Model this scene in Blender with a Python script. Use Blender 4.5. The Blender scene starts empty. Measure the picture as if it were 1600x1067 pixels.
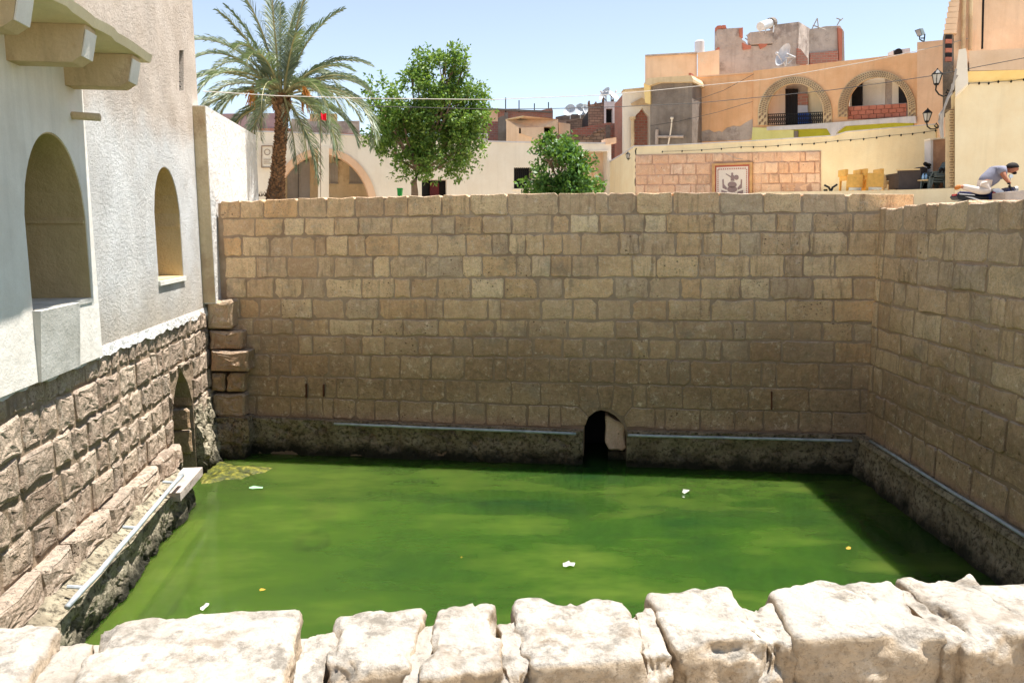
import bpy, bmesh, math, random
from mathutils import Vector, Matrix, noise
from mathutils.geometry import tessellate_polygon
random.seed(7)
S = bpy.context.scene
COL = S.collection
V = Vector
# ------------------------------------------------------------------ camera, sky, sun, exposure
FPX = 1200.0
PIT = math.radians(8.13)
cd = bpy.data.cameras.new('camera'); cam = bpy.data.objects.new('camera', cd); COL.objects.link(cam)
cd.sensor_width = 36; cd.lens = 36*FPX/1600; cd.clip_start = .05; cd.clip_end = 1500
cam.location = (0, 0, 0); cam.rotation_euler = (math.pi/2-PIT, 0, 0)
S.camera = cam
SUN_DIR = V((.27, .085, 1)).normalized()          # towards the sun: high, ahead and to the right
sd = bpy.data.lights.new('sun', 'SUN'); so = bpy.data.objects.new('sun', sd); COL.objects.link(so)
sd.energy = 3.9; sd.angle = math.radians(.55); sd.color = (1, .965, .91)
so.rotation_euler = SUN_DIR.to_track_quat('Z', 'Y').to_euler()
w = bpy.data.worlds.new('World'); S.world = w; w.use_nodes = True
nt = w.node_tree; nt.nodes.clear()
sk = nt.nodes.new('ShaderNodeTexSky'); sk.sky_type = 'NISHITA'; sk.sun_disc = False
sk.sun_elevation = math.asin(SUN_DIR.z); sk.sun_rotation = math.atan2(SUN_DIR.x, SUN_DIR.y)
sk.air_density = .8; sk.dust_density = 0; sk.ozone_density = 1.0
bg = nt.nodes.new('ShaderNodeBackground'); bg.inputs['Strength'].default_value = .073
wo = nt.nodes.new('ShaderNodeOutputWorld')
hs = nt.nodes.new('ShaderNodeHueSaturation'); hs.inputs['Saturation'].default_value = .66; hs.inputs['Hue'].default_value = .493
nt.links.new(sk.outputs[0], hs.inputs['Color']); nt.links.new(hs.outputs[0], bg.inputs[0]); nt.links.new(bg.outputs[0], wo.inputs[0])
vs = S.view_settings
vs.view_transform = 'Standard'; vs.look = 'None'; vs.gamma = 1; vs.use_curve_mapping = False
vs.exposure = 1.58
S.render.engine = 'CYCLES'
S.cycles.max_bounces = 8; S.cycles.diffuse_bounces = 5; S.cycles.transparent_max_bounces = 12
S.cycles.caustics_reflective = False; S.cycles.caustics_refractive = False

# ------------------------------------------------------------------ geometry helpers
CP, SP = math.cos(PIT), math.sin(PIT)
def ray(px, py):
    a = (px-800)/FPX; b = (533.5-py)/FPX
    return V((a, CP+b*SP, -SP+b*CP))
def at(px, py, Y):
    r = ray(px, py); return r*(Y/r.y)
def onz(px, py, z):
    r = ray(px, py); return r*(z/r.z)
def onpl(px, py, A, B):                          # vertical plane through plan points A, B
    r = ray(px, py); dx, dy = B[0]-A[0], B[1]-A[1]
    t = (A[0]*dy-A[1]*dx)/(r.x*dy-r.y*dx)
    return r*t
def lin(c):
    return tuple((x/12.92 if x <= .04045 else ((x+.055)/1.055)**2.4) for x in c)
def hexc(h):
    return lin([int(h[i:i+2], 16)/255 for i in (0, 2, 4)])+(1,)

WORLD = {}
def wloc(o):
    return WORLD.get(o.name, V((0, 0, 0)))
def link(o, parent, base):
    COL.objects.link(o)
    o.location = base-(wloc(parent) if parent else V((0, 0, 0)))
    if parent: o.parent = parent
    WORLD[o.name] = V(base)
def thing(name, label, cat, loc=(0, 0, 0), group=None, parent=None):
    o = bpy.data.objects.new(name, None); o.empty_display_size = .2
    link(o, parent, V(loc))
    if label: o['label'] = label
    if cat: o['category'] = cat
    if group: o['group'] = group
    return o
def tag(o, label, cat, group=None):
    o['label'] = label; o['category'] = cat
    if group: o['group'] = group
    return o
def mo(name, verts, faces, mat, parent=None, smooth=False, center=True, kind=None, edges=(), label=None):
    verts = [V(v) for v in verts]
    if center and verts:
        c = V((0, 0, 0))
        for v in verts: c += v
        c /= len(verts)
        c.z = min(v.z for v in verts)
    else: c = V((0, 0, 0))
    me = bpy.data.meshes.new(name)
    me.from_pydata([v-c for v in verts], edges, faces)
    bm = bmesh.new(); bm.from_mesh(me); bmesh.ops.recalc_face_normals(bm, faces=bm.faces); bm.to_mesh(me); bm.free()
    if smooth:
        for p in me.polygons: p.use_smooth = True
    if mat: me.materials.append(mat)
    o = bpy.data.objects.new(name, me)
    link(o, parent, c)
    if kind: o['kind'] = kind
    if label: o['label'] = label
    return o
class MB:
    """collects simple solids into one mesh"""
    def __init__(s): s.v = []; s.f = []
    def add(s, v, f):
        n = len(s.v); s.v += [V(x) for x in v]; s.f += [tuple(i+n for i in q) for q in f]; return s
    def box(s, p0, p1):
        x0, y0, z0 = p0; x1, y1, z1 = p1
        return s.add([(x0,y0,z0),(x1,y0,z0),(x1,y1,z0),(x0,y1,z0),(x0,y0,z1),(x1,y0,z1),(x1,y1,z1),(x0,y1,z1)],
                     [(0,3,2,1),(4,5,6,7),(0,1,5,4),(1,2,6,5),(2,3,7,6),(3,0,4,7)])
    def prism(s, pts, vec):
        n = len(pts); vec = V(vec); a = [V(p) for p in pts]
        tess = tessellate_polygon([a])
        b = [p+vec for p in a]
        f = [tuple(t) for t in tess]+[tuple(i+n for i in reversed(t)) for t in tess]
        f += [(i, (i+1) % n, n+(i+1) % n, n+i) for i in range(n)]
        return s.add(a+b, f)
    def tube(s, pts, r, n=8, r2=None):
        pts = [V(p) for p in pts]; rings = []
        m = len(pts)
        up0 = V((0, 0, 1))
        for i, p in enumerate(pts):
            d = (pts[min(i+1, m-1)]-pts[max(i-1, 0)]).normalized()
            u = d.cross(up0 if abs(d.z) < .95 else V((1, 0, 0))).normalized(); w_ = d.cross(u)
            if isinstance(r, (list, tuple)): rr = r[i]
            else: rr = r if r2 is None else r+(r2-r)*i/(m-1)
            rings.append([p+(u*math.cos(2*math.pi*k/n)+w_*math.sin(2*math.pi*k/n))*rr for k in range(n)])
        vs_ = [q for g in rings for q in g]; f = []
        for i in range(m-1):
            for k in range(n):
                f.append((i*n+k, i*n+(k+1) % n, (i+1)*n+(k+1) % n, (i+1)*n+k))
        f.append(tuple(range(n))); f.append(tuple((m-1)*n+k for k in range(n)))
        return s.add(vs_, f)
    def build(s, name, mat, parent=None, **k): return mo(name, s.v, s.f, mat, parent, **k)
def box(name, p0, p1, mat, parent=None, **k): return MB().box(p0, p1).build(name, mat, parent, **k)
def slab(name, loops, to3, back, mat, parent=None, **k):
    """plate with holes: loops of 2D points, to3 maps to the front face, back = thickness vector"""
    flat = [p for l in loops for p in l]
    tess = tessellate_polygon([[V((p[0], p[1], 0)) for p in l] for l in loops])
    fr = [to3(*p) for p in flat]; back = V(back); n = len(fr)
    vs_ = fr+[p+back for p in fr]
    f = [tuple(t) for t in tess]+[tuple(i+n for i in reversed(t)) for t in tess]
    o = 0
    for l in loops:
        m = len(l)
        f += [(o+i, o+(i+1) % m, n+o+(i+1) % m, n+o+i) for i in range(m)]
        o += m
    return mo(name, vs_, f, mat, parent, **k)
def arch(x0, x1, yt, ys, yb, n=14, pointed=0):
    """arched outline in pixel coordinates (y down): yt crown, ys springing, yb foot"""
    cx = (x0+x1)/2; r = (x1-x0)/2; pts = [(x0, yb)]
    for i in range(n+1):
        t = math.pi-math.pi*i/n
        s_ = math.sin(t)
        s_ = s_**(1-.25*pointed) if s_ > 1e-6 else 0
        c_ = math.cos(t)
        if pointed: c_ = math.copysign(abs(c_)**(1+.35*pointed), c_)
        pts.append((cx+r*c_, ys-(ys-yt)*s_))
    pts.append((x1, yb)); return pts
def nz(p, s=1.0, o=0.0): return noise.noise(V(p)*s+V((o, o*1.7, -o)))
def fbm(p, s, octv=4):
    t = 0; a = 1; q = V(p)*s
    for _ in range(octv):
        t += a*noise.noise(q); q = q*2.07+V((3.1, 1.7, 9.2)); a *= .5
    return t

# ------------------------------------------------------------------ materials
class NT:
    def __init__(s, name):
        s.m = bpy.data.materials.new(name); s.m.use_nodes = True
        s.t = s.m.node_tree; s.t.nodes.clear()
        s.out = s.t.nodes.new('ShaderNodeOutputMaterial')
        s.geo = s.n('ShaderNodeNewGeometry'); s.pos = s.geo.outputs['Position']
    def n(s, ty, **k):
        nd = s.t.nodes.new(ty)
        for a, b in k.items():
            if a.startswith('_'): setattr(nd, a[1:], b)
        return nd
    def L(s, a, b): s.t.links.new(a, b)
    def set(s, sock, v):
        if isinstance(v, bpy.types.NodeSocket): s.L(v, sock)
        elif isinstance(v, (int, float)): sock.default_value = v
        else: sock.default_value = v if len(v) == len(sock.default_value) else tuple(v)+(1,)
    def noise(s, scale, detail=5, rough=.6, vec=None, dist=0):
        d = s.n('ShaderNodeTexNoise'); d.inputs['Scale'].default_value = scale; d.inputs['Detail'].default_value = detail
        d.inputs['Roughness'].default_value = rough; d.inputs['Distortion'].default_value = dist
        s.L(vec if vec is not None else s.pos, d.inputs['Vector']); return d.outputs['Fac']
    def voro(s, scale, vec=None, feature='F1', out='Distance'):
        d = s.n('ShaderNodeTexVoronoi'); d.feature = feature; d.inputs['Scale'].default_value = scale
        s.L(vec if vec is not None else s.pos, d.inputs['Vector']); return d.outputs[out]
    def ramp(s, fac, *stops):
        d = s.n('ShaderNodeValToRGB'); e = d.color_ramp.elements
        while len(e) < len(stops): e.new(.5)
        for i, (p, c) in enumerate(stops):
            e[i].position = p; e[i].color = (c, c, c, 1) if isinstance(c, (int, float)) else (tuple(c)+(1,))[:4]
        s.L(fac, d.inputs[0]); return d.outputs[0]
    def mix(s, fac, a, b, mode='MIX'):
        d = s.n('ShaderNodeMix'); d.data_type = 'RGBA'; d.blend_type = mode
        s.set(d.inputs[0], fac); s.set(d.inputs[6], a); s.set(d.inputs[7], b); return d.outputs[2]
    def math(s, op, a, b=0.0, clamp=False):
        d = s.n('ShaderNodeMath'); d.operation = op; d.use_clamp = clamp
        s.set(d.inputs[0], a); s.set(d.inputs[1], b); return d.outputs[0]
    def vmul(s, v3, src=None):
        d = s.n('ShaderNodeVectorMath'); d.operation = 'MULTIPLY'
        s.L(src if src is not None else s.pos, d.inputs[0]); d.inputs[1].default_value = v3; return d.outputs[0]
    def sep(s, src=None):
        d = s.n('ShaderNodeSeparateXYZ'); s.L(src if src is not None else s.pos, d.inputs[0]); return d.outputs
    def rnd(s): return s.n('ShaderNodeObjectInfo').outputs['Random']
    def bump(s, h, dist, strength=1.0, prev=None):
        d = s.n('ShaderNodeBump'); d.inputs['Distance'].default_value = dist; d.inputs['Strength'].default_value = strength
        s.L(h, d.inputs['Height'])
        if prev is not None: s.L(prev, d.inputs['Normal'])
        return d.outputs[0]
    def bsdf(s, col, rough=.9, normal=None, spec=.3, metal=0, **k):
        d = s.n('ShaderNodeBsdfPrincipled'); s.set(d.inputs['Base Color'], col); s.set(d.inputs['Roughness'], rough)
        d.inputs['Specular IOR Level'].default_value = spec; d.inputs['Metallic'].default_value = metal
        if normal is not None: s.L(normal, d.inputs['Normal'])
        for a, b in k.items(): s.set(d.inputs[a], b)
        s.L(d.outputs[0], s.out.inputs[0]); return d
def plain(name, h, rough=.8, metal=0, var=.12, scale=6, bump=.004, bscale=30):
    t = NT(name); c = hexc(h) if isinstance(h, str) else tuple(h)+(1,)
    f = t.noise(scale, 6)
    lo = [x*(1-var*1.6) for x in c[:3]]; hi = [min(1, x*(1+var)) for x in c[:3]]
    col = t.ramp(f, (.32, lo), (.68, hi))
    nm = t.bump(t.noise(bscale, 4), bump)
    t.bsdf(col, rough, nm, metal=metal); return t.m
def plaster(name, c1, c2, bscale=22, bdist=.012, stain=None, streak=.25, stainlow=.52, crack=False, low=None):
    """rendered masonry: blotchy paint, rain streaks, worn patches"""
    t = NT(name); c1 = hexc(c1); c2 = hexc(c2)
    f = t.noise(1.3, 8, .65)
    col = t.mix(t.ramp(f, (.38, 0.), (.62, 1.)), c1, c2)
    st = t.noise(1.0, 6, .6, vec=t.vmul((4.5, 4.5, .35)))
    col = t.mix(t.ramp(st, (.5, 0.), (.78, streak)), col, [x*.62 for x in c2[:3]], 'MIX')
    if stain:
        g = t.noise(.8, 9, .7)
        col = t.mix(t.ramp(g, (stainlow, 0.), (stainlow+.09, .85)), col, hexc(stain))
    if low:
        d = t.n('ShaderNodeMapRange'); d.inputs['From Min'].default_value = low[0]; d.inputs['From Max'].default_value = low[1]
        t.L(t.math('ADD', t.sep()[2], t.math('MULTIPLY', t.math('SUBTRACT', f, .5), 2.6)), d.inputs['Value']); d.inputs['To Min'].default_value = .8; d.inputs['To Max'].default_value = 0
        col = t.mix(d.outputs[0], col, [x*.5 for x in c2[:3]])
    fine = t.noise(60, 3)
    col = t.mix(t.ramp(fine, (.3, .12), (.6, 0.)), col, [x*.6 for x in c2[:3]])
    h = t.noise(bscale, 6, .7)
    nm = t.bump(h, bdist)
    nm = t.bump(t.noise(bscale*.18, 3), bdist*3, .7, nm)
    t.bsdf(col, .95, nm, spec=.15); return t.m
def stone(name, cols, dark, pit=.5, bdist=.02, patina=None, patz=(-3, 0), wet=None, sunlit_top=.0, bscale=1.0, tint=(1, .88, .775)):
    """limestone blocks: colour differs from block to block, pits, lichen, damp stains"""
    t = NT(name)
    r = t.rnd()
    col = t.ramp(r, *[((i+.5)/len(cols), hexc(c)) for i, c in enumerate(cols)])
    rb = t.math('FRACT', t.math('MULTIPLY', r, 53.1))
    col = t.mix(t.ramp(rb, (.6, 0.), (.95, .55)), col, hexc(dark))
    m1 = t.noise(3.2, 8, .7)
    col = t.mix(t.ramp(m1, (.45, 0.), (.66, .5)), col, hexc(dark))
    m2 = t.noise(9, 7, .7)
    col = t.mix(t.ramp(m2, (.5, 0.), (.72, .45)), col, [min(1, x*1.25) for x in hexc(cols[0])[:3]])
    m3 = t.noise(34, 4, .75)
    col = t.mix(t.ramp(m3, (.38, .55), (.5, 0.)), col, hexc(dark))
    m4 = t.noise(75, 3, .8)
    col = t.mix(t.ramp(m4, (.35, .5), (.42, 0.)), col, [x*.5 for x in hexc(dark)[:3]])
    if patina:
        z = t.sep()[2]
        zz = t.math('ADD', z, t.math('MULTIPLY', t.math('SUBTRACT', t.noise(.55, 6, .6), .5), 2.6))
        lo = t.ramp(t.math('MULTIPLY_ADD', zz, 1/(patz[1]-patz[0]), ), (0, 0.), (1, 1.)) if False else None
        d = t.n('ShaderNodeMapRange'); d.inputs['From Min'].default_value = patz[0]; d.inputs['From Max'].default_value = patz[1]
        d.interpolation_type = 'SMOOTHSTEP'
        t.L(zz, d.inputs['Value']); d.inputs['To Min'].default_value = .88; d.inputs['To Max'].default_value = 0.
        col = t.mix(d.outputs[0], col, t.mix(t.ramp(m2, (.35, 0.), (.65, 1.)), [x*1.1 for x in hexc(patina)[:3]], [x*.45 for x in hexc(patina)[:3]]), 'MIX')
        # pale lime bloom at the foot
        if wet:
            d2 = t.n('ShaderNodeMapRange'); d2.inputs['From Min'].default_value = wet[0]; d2.inputs['From Max'].default_value = wet[1]
            t.L(zz, d2.inputs['Value']); d2.inputs['To Min'].default_value = .6; d2.inputs['To Max'].default_value = 0.
            col = t.mix(t.math('MULTIPLY', d2.outputs[0], t.ramp(m3, (.35, .2), (.6, 1.))), col, hexc('b9a88e'))
    if sunlit_top:  # up-facing grey: the strong sun on the tops put into the colour
        up = t.sep(t.geo.outputs['Normal'])[2]
        upm = t.ramp(up, (.3, 0.), (.75, 1.))
        col = t.mix(t.math('MULTIPLY', upm, sunlit_top), col, hexc('a9a6a0'))
        col = t.mix(t.math('MULTIPLY', t.ramp(t.noise(11, 9, .75), (.5, 0.), (.62, .8)), upm), col, hexc('6c675e'))
    pv = t.voro(26*bscale, vec=None)
    r2 = t.math('FRACT', t.math('MULTIPLY', r, 37.7)); r3 = t.math('FRACT', t.math('MULTIPLY', r, 91.3))
    big = t.math('MULTIPLY', t.ramp(t.noise(3.2, 4), (.42, 0.), (.56, 1.)), t.ramp(r2, (.35, .25), (.75, 1.)))
    hole = t.math('MULTIPLY', t.ramp(pv, (.06, 1.), (.26, 0.)), t.math('MULTIPLY', big, pit))
    pv2 = t.voro(11*bscale); hole2 = t.math('MULTIPLY', t.ramp(pv2, (.08, 1.), (.2, 0.)), t.math('MULTIPLY', t.ramp(r2, (.6, 0.), (.8, 1.)), t.ramp(t.noise(5, 3), (.45, 0.), (.55, 1.))))
    hole = t.math('MAXIMUM', hole, hole2)
    # drip stains, grey weathered patches and pale scars, each stronger on some blocks
    drip = t.ramp(t.noise(2.0, 6, .65, vec=t.vmul((5, 5, .8))), (.52, 0.), (.68, .75))
    col = t.mix(t.math('MULTIPLY', drip, t.ramp(r3, (.3, .25), (.8, 1.))), col, [x*.55 for x in hexc(dark)[:3]])
    grey = t.ramp(t.noise(1.3, 7, .7), (.55, 0.), (.68, .6))
    col = t.mix(grey, col, hexc('8f877c'))
    pale = t.ramp(t.noise(6.5, 9, .8), (.55, 0.), (.68, .7))
    col = t.mix(pale, col, hexc('e6dccc'))
    col = t.mix(hole, col, [x*.3 for x in hexc(dark)[:3]])
    col = t.mix(1.0, col, tint, 'MULTIPLY')
    h = t.math('ADD', t.math('MULTIPLY', t.noise(14*bscale, 8, .72), 1.0), t.math('MULTIPLY', hole, -.6))
    nm = t.bump(h, bdist)
    nm = t.bump(t.noise(3.5, 4), bdist*1.6, .8, nm)
    t.bsdf(col, .93, nm, spec=.2); return t.m
def brickmat(name, c1, c2, mortar, w_=.24, h_=.11, rot=0, bump=.01):
    t = NT(name)
    s_ = t.sep(); cb = t.n('ShaderNodeCombineXYZ')
    u = t.math('ADD', s_[0], t.math('MULTIPLY', s_[1], .25)) if not rot else s_[1]
    t.L(u, cb.inputs[0]); t.L(s_[2], cb.inputs[1])
    b = t.n('ShaderNodeTexBrick'); t.L(cb.outputs[0], b.inputs['Vector'])
    b.inputs['Color1'].default_value = hexc(c1); b.inputs['Color2'].default_value = hexc(c2); b.inputs['Mortar'].default_value = hexc(mortar)
    b.inputs['Scale'].default_value = 1; b.inputs['Brick Width'].default_value = w_; b.inputs['Row Height'].default_value = h_
    b.inputs['Mortar Size'].default_value = .012; b.inputs['Bias'].default_value = 0
    col = t.mix(t.ramp(t.noise(1.5, 7), (.4, 0.), (.7, .5)), b.outputs['Color'], [x*.7 for x in hexc(mortar)[:3]])
    t.bsdf(col, .95, t.bump(t.math('SUBTRACT', t.noise(20, 4), b.outputs['Fac']), bump), spec=.15); return t.m
def leafmat(name, c1, c2, c3, trans=.35):
    t = NT(name)
    r = t.geo.outputs['Random Per Island']
    col = t.ramp(r, (0., hexc(c1)), (.5, hexc(c2)), (1., hexc(c3)))
    big = t.noise(1.6, 3)
    col = t.mix(t.ramp(big, (.4, 0.), (.65, .5)), col, [x*.6 for x in hexc(c1)[:3]])
    d = t.n('ShaderNodeBsdfPrincipled'); t.L(col, d.inputs['Base Color']); d.inputs['Roughness'].default_value = .5
    d.inputs['Specular IOR Level'].default_value = .4
    tr = t.n('ShaderNodeBsdfTranslucent'); t.L(t.mix(.5, col, hexc('8fae2c')), tr.inputs['Color'])
    mx = t.n('ShaderNodeMixShader'); mx.inputs[0].default_value = trans
    t.L(d.outputs[0], mx.inputs[1]); t.L(tr.outputs[0], mx.inputs[2]); t.L(mx.outputs[0], t.out.inputs[0]); return t.m

M = {}
M['stone_back'] = stone('stone_back', ['f6deb8', 'e2c298', 'f8e6c4', 'ecd0aa', 'd4bea2', 'f2d6ac', 'd8c4aa', 'eec898', 'cebea8', 'f2dcb8'], 'c0a286', .9, .022, tint=(1.08, .94, .82), patina='968069', patz=(-3.1, -.6), wet=(-3.6, -2.9), sunlit_top=.6)
M['stone_right'] = stone('stone_right', ['ecd6b4', 'd4bc9c', 'f0dec0', 'd0b494', 'dccab0', 'e8ccaa', 'c8b8a2'], 'b0967c', .6, .022, tint=(1.06, .93, .82), patina='98836e', patz=(-3.1, -.6), wet=(-3.9, -2.6), sunlit_top=.5)
M['stone_left'] = stone('stone_left', ['cdbca8', 'bba896', 'd4c4b0', 'b0a090', 'c6b4a0'], '857262', 1.0, .045, sunlit_top=.25, bscale=1.2, tint=(1, .945, .90))
M['stone_near'] = stone('stone_near', ['c0b09a', 'c6b49c', 'baa890'], '94826a', .6, .02, sunlit_top=.8, tint=(1, .965, .93))
M['stone_panel'] = stone('stone_panel', ['e6c4a8', 'deb89c', 'e6c8ae', 'dcb292', 'e2c8b4'], 'c8a084', .3, .008, tint=(1, .95, .9))
M['mortar_back'] = plaster('mortar_back', 'c8ac90', 'a88b70', 40, .012, streak=.3, low=(-3.2, -.8))
M['mortar_left'] = plaster('mortar_left', 'ac967e', '8a7662', 25, .03)
M['white_rough'] = plaster('white_rough', 'e4e1dc', 'dad6d0', 26, .03, streak=.15)
M['pink_rough'] = plaster('pink_rough', 'd2c4b6', 'c8b8a8', 30, .022, streak=.15)
M['white_smooth'] = plaster('white_smooth', 'f0eae0', 'e4dcd0', 40, .004, streak=.35)
M['sill_grey'] = plaster('sill_grey', 'd2cec6', 'bcb8ae', 30, .005, streak=.7)
M['cream_niche_shaded'] = plaster('cream_niche_shaded', 'cbb48a', 'bda67c', 34, .012)  # yellowish plaster, darkened to carry the shade inside the niches
M['cream'] = plaster('cream', 'efdfbc', 'ead6b0', 30, .005, streak=.25)
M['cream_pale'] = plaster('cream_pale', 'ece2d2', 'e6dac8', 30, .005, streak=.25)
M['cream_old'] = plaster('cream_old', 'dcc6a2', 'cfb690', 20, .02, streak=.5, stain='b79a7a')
M['yellow'] = plaster('yellow', 'ecd296', 'e6c988', 30, .005)
M['peach'] = plaster('peach', 'e6c2a2', 'dcb696', 22, .01, streak=.4)
M['peach_pale'] = plaster('peach_pale', 'e6c8aa', 'dcbc9c', 22, .01, streak=.4, stain='d8c6ae', stainlow=.62)
M['orange'] = plaster('orange', 'e9bc92', 'e0ae82', 25, .008, streak=.4)
M['concrete'] = plaster('concrete', '8f857c', '786e66', 16, .02, streak=.6)
M['concrete_pale'] = plaster('concrete_pale', 'c2b4aa', 'ac9e94', 10, .03, streak=.5, stain='8a7d76')
M['purple_wall'] = plaster('purple_wall', 'a58a8c', '987c80', 25, .01)
M['ledge_white'] = plaster('ledge_white', 'd6d2d4', 'c4c0c0', 30, .005, streak=.5)
M['lime'] = plaster('lime', 'd8d492', 'd0cc84', 30, .004)
M['lime_deep'] = plaster('lime_deep', 'b7b23c', 'a8a334', 30, .004)
M['brick'] = brickmat('brick', 'a86a58', 'b87866', 'a89488')
M['brick_purple'] = brickmat('brick_purple', '84504a', '9a6258', '8c7a74')
M['brick_stone'] = brickmat('brick_stone', 'a08674', '8a7264', '6e5e54', .3, .14, bump=.03)
M['brick_clay'] = plaster('brick_clay', 'be7a66', 'b06c58', 30, .006)
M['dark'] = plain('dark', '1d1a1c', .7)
M['door_dark'] = plain('door_dark', '2a2528', .6)
M['door_grey'] = plaster('door_grey', 'a8a29c', '989088', 30, .004, streak=.5)
M['grey_shutter'] = plaster('grey_shutter', 'aea69c', 'a09688', 30, .004)
M['iron'] = plain('iron', '22201f', .5, .6, bump=.002)
M['metal_pale'] = plain('metal_pale', 'c8cacc', .45, .3, bump=.002)
M['pvc'] = plain('pvc', 'a2a8ac', .4, 0, var=.2, bump=.003)
M['cable'] = plain('cable', '3c3a3a', .7)
M['cable_pale'] = plain('cable_pale', 'b0a8a0', .7)
M['bark'] = plain('bark', '6a5440', .95, 0, .35, 5, .04, 18)
M['trunk_tree'] = plain('trunk_tree', '8c7460', .9, 0, .2, 6, .02, 20)
M['palm_boot'] = plain('palm_boot', '876548', .95, 0, .4, 9, .02, 25)
M['rachis'] = plain('rachis', '969068', .6)
M['dates'] = plain('dates', 'b5762c', .6)
M['leaf_palm'] = leafmat('leaf_palm', '5c6856', '7c8870', 'a8ac94', .2)
M['leaf_tree'] = leafmat('leaf_tree', '42602a', '5f8436', '98ac54', .34)
M['leaf_bush'] = leafmat('leaf_bush', '2f5226', '487436', '6f9440', .32)
M['green_bin'] = plain('green_bin', '1f8038', .5)
M['wicker'] = plain('wicker', 'd7a858', .6, 0, .1, 10, .006, 60)
M['wicker_side'] = plain('wicker_side', 'dcc090', .7, 0, .1, 10, .006, 60)
M['brown_sofa'] = plain('brown_sofa', '4b4240', .7, 0, .1, 8, .01, 70)
M['plastic_grey'] = plain('plastic_grey', '66706f', .5, 0, .08)
M['bottle_blue'] = plain('bottle_blue', '8fb4d8', .2)
M['skin'] = plain('skin', '9a6248', .6, 0, .05, bump=.001)
M['hair'] = plain('hair', '17110f', .8, 0, .1)
M['shirt'] = plain('shirt', '7c7b88', .9, 0, .08, 8, .006, 12)
M['trousers'] = plain('trousers', 'cdbfb4', .9, 0, .06, 8, .006, 12)
M['rust'] = plain('rust', '5a3420', .9)
M['shoe'] = plain('shoe', 'b06a2c', .7)
M['moto_blue'] = plain('moto_blue', '1c2450', .3, 0, .05)
M['moto_black'] = plain('moto_black', '18181c', .5)
M['moto_white'] = plain('moto_white', 'd4d4d8', .35)
M['moto_red'] = plain('moto_red', 'b0182c', .35)
M['chrome'] = plain('chrome', 'b8b8bc', .2, .9, bump=.0005)
M['flag'] = plain('flag', 'd8142c', .8)
M['glass_lamp'] = plain('glass_lamp', 'b8b4ae', .15)
M['paving'] = plaster('paving', 'b7ab98', 'a89a86', 20, .006)
M['litter'] = plain('litter', 'bcbab2', .5)
M['leaf_dry'] = plain('leaf_dry', 'b08a30', .7)
M['mosaic_pale'] = plain('mosaic_pale', 'd8cdc4', .6, 0, .08, 60)
M['mosaic_dark'] = plain('mosaic_dark', '8c7878', .6, 0, .2, 60)
M['mosaic_red'] = plain('mosaic_red', 'a8584a', .6, 0, .2, 60)
M['mosaic_frame'] = plain('mosaic_frame', 'c49a6a', .7)
M['pink_panel'] = plaster('pink_panel', 'd4b29c', 'bd9680', 14, .006, stain='a98672')

def m_base(name, c1, c2, c3, low=-4.4, green=True):
    """eroded damp footing: dark pits, black tide line, green slime by the water"""
    t = NT(name)
    n1 = t.noise(2.6, 9, .72); n2 = t.noise(13, 7, .75)
    col = t.mix(t.ramp(n1, (.38, 0.), (.6, 1.)), hexc(c1), hexc(c2))
    col = t.mix(t.ramp(n2, (.48, 0.), (.6, .9)), col, hexc(c3))
    z = t.sep()[2]
    zz = t.math('ADD', z, t.math('MULTIPLY', t.math('SUBTRACT', t.noise(2.2, 7, .7), .5), .75))
    d = t.n('ShaderNodeMapRange'); d.inputs['From Min'].default_value = low+.08; d.inputs['From Max'].default_value = low+.36
    t.L(zz, d.inputs['Value']); d.inputs['To Min'].default_value = .95; d.inputs['To Max'].default_value = 0
    col = t.mix(d.outputs[0], col, hexc('17150e') if not green else hexc('1d1d10'))
    nm = t.bump(t.math('ADD', n2, t.math('MULTIPLY', n1, 1.5)), .06)
    t.bsdf(col, .85, nm, spec=.3); return t.m
M['base_back'] = m_base('base_back', 'a8967c', '8a7860', '453a2a')
M['base_right'] = m_base('base_right', 'b0a086', '8c7c64', '4c4030')
M['base_left'] = m_base('base_left', 'c4b89e', '968a74', '453e30', green=True)

# ------------------------------------------------------------------ water and pool floor
WZ = -4.4
t = NT('murky_water')
n1 = t.noise(.38, 4, .55, vec=t.vmul((1, 1.7, 1))); n2 = t.noise(1.3, 6, .6, vec=t.vmul((.7, 1.8, 1)))
f = t.math('ADD', t.math('MULTIPLY', n1, .7), t.math('MULTIPLY', n2, .3))
col = t.ramp(f, (.34, hexc('20401e')), (.5, hexc('36521f')), (.66, hexc('5a6e2c')))
xs_ = t.n('ShaderNodeMapRange'); xs_.inputs['From Min'].default_value = -5; xs_.inputs['From Max'].default_value = 0; t.L(t.sep()[0], xs_.inputs['Value'])
col = t.mix(t.math('MULTIPLY', t.math('SUBTRACT', 1.0, xs_.outputs[0], True), .5), col, hexc('5a6d30'))
rip = t.bump(t.noise(7, 3, .5, vec=t.vmul((1, 1.6, 1))), .0035)
df = t.n('ShaderNodeBsdfPrincipled'); df.subsurface_method = 'BURLEY'; t.L(col, df.inputs['Base Color'])
df.inputs['Subsurface Weight'].default_value = 1; df.inputs['Subsurface Radius'].default_value = (.6, 1, .4); df.inputs['Subsurface Scale'].default_value = .45
df.inputs['Specular IOR Level'].default_value = 0; df.inputs['Roughness'].default_value = 1
tp = t.n('ShaderNodeBsdfTransparent'); tp.inputs[0].default_value = (.40, .50, .24, 1)
mx = t.n('ShaderNodeMixShader'); mx.inputs[0].default_value = .42
t.L(df.outputs[0], mx.inputs[1]); t.L(tp.outputs[0], mx.inputs[2])
gl = t.n('ShaderNodeBsdfGlossy'); gl.inputs['Roughness'].default_value = .025; t.L(rip, gl.inputs['Normal'])
fr = t.n('ShaderNodeFresnel'); fr.inputs['IOR'].default_value = 1.33; t.L(rip, fr.inputs['Normal'])
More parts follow.
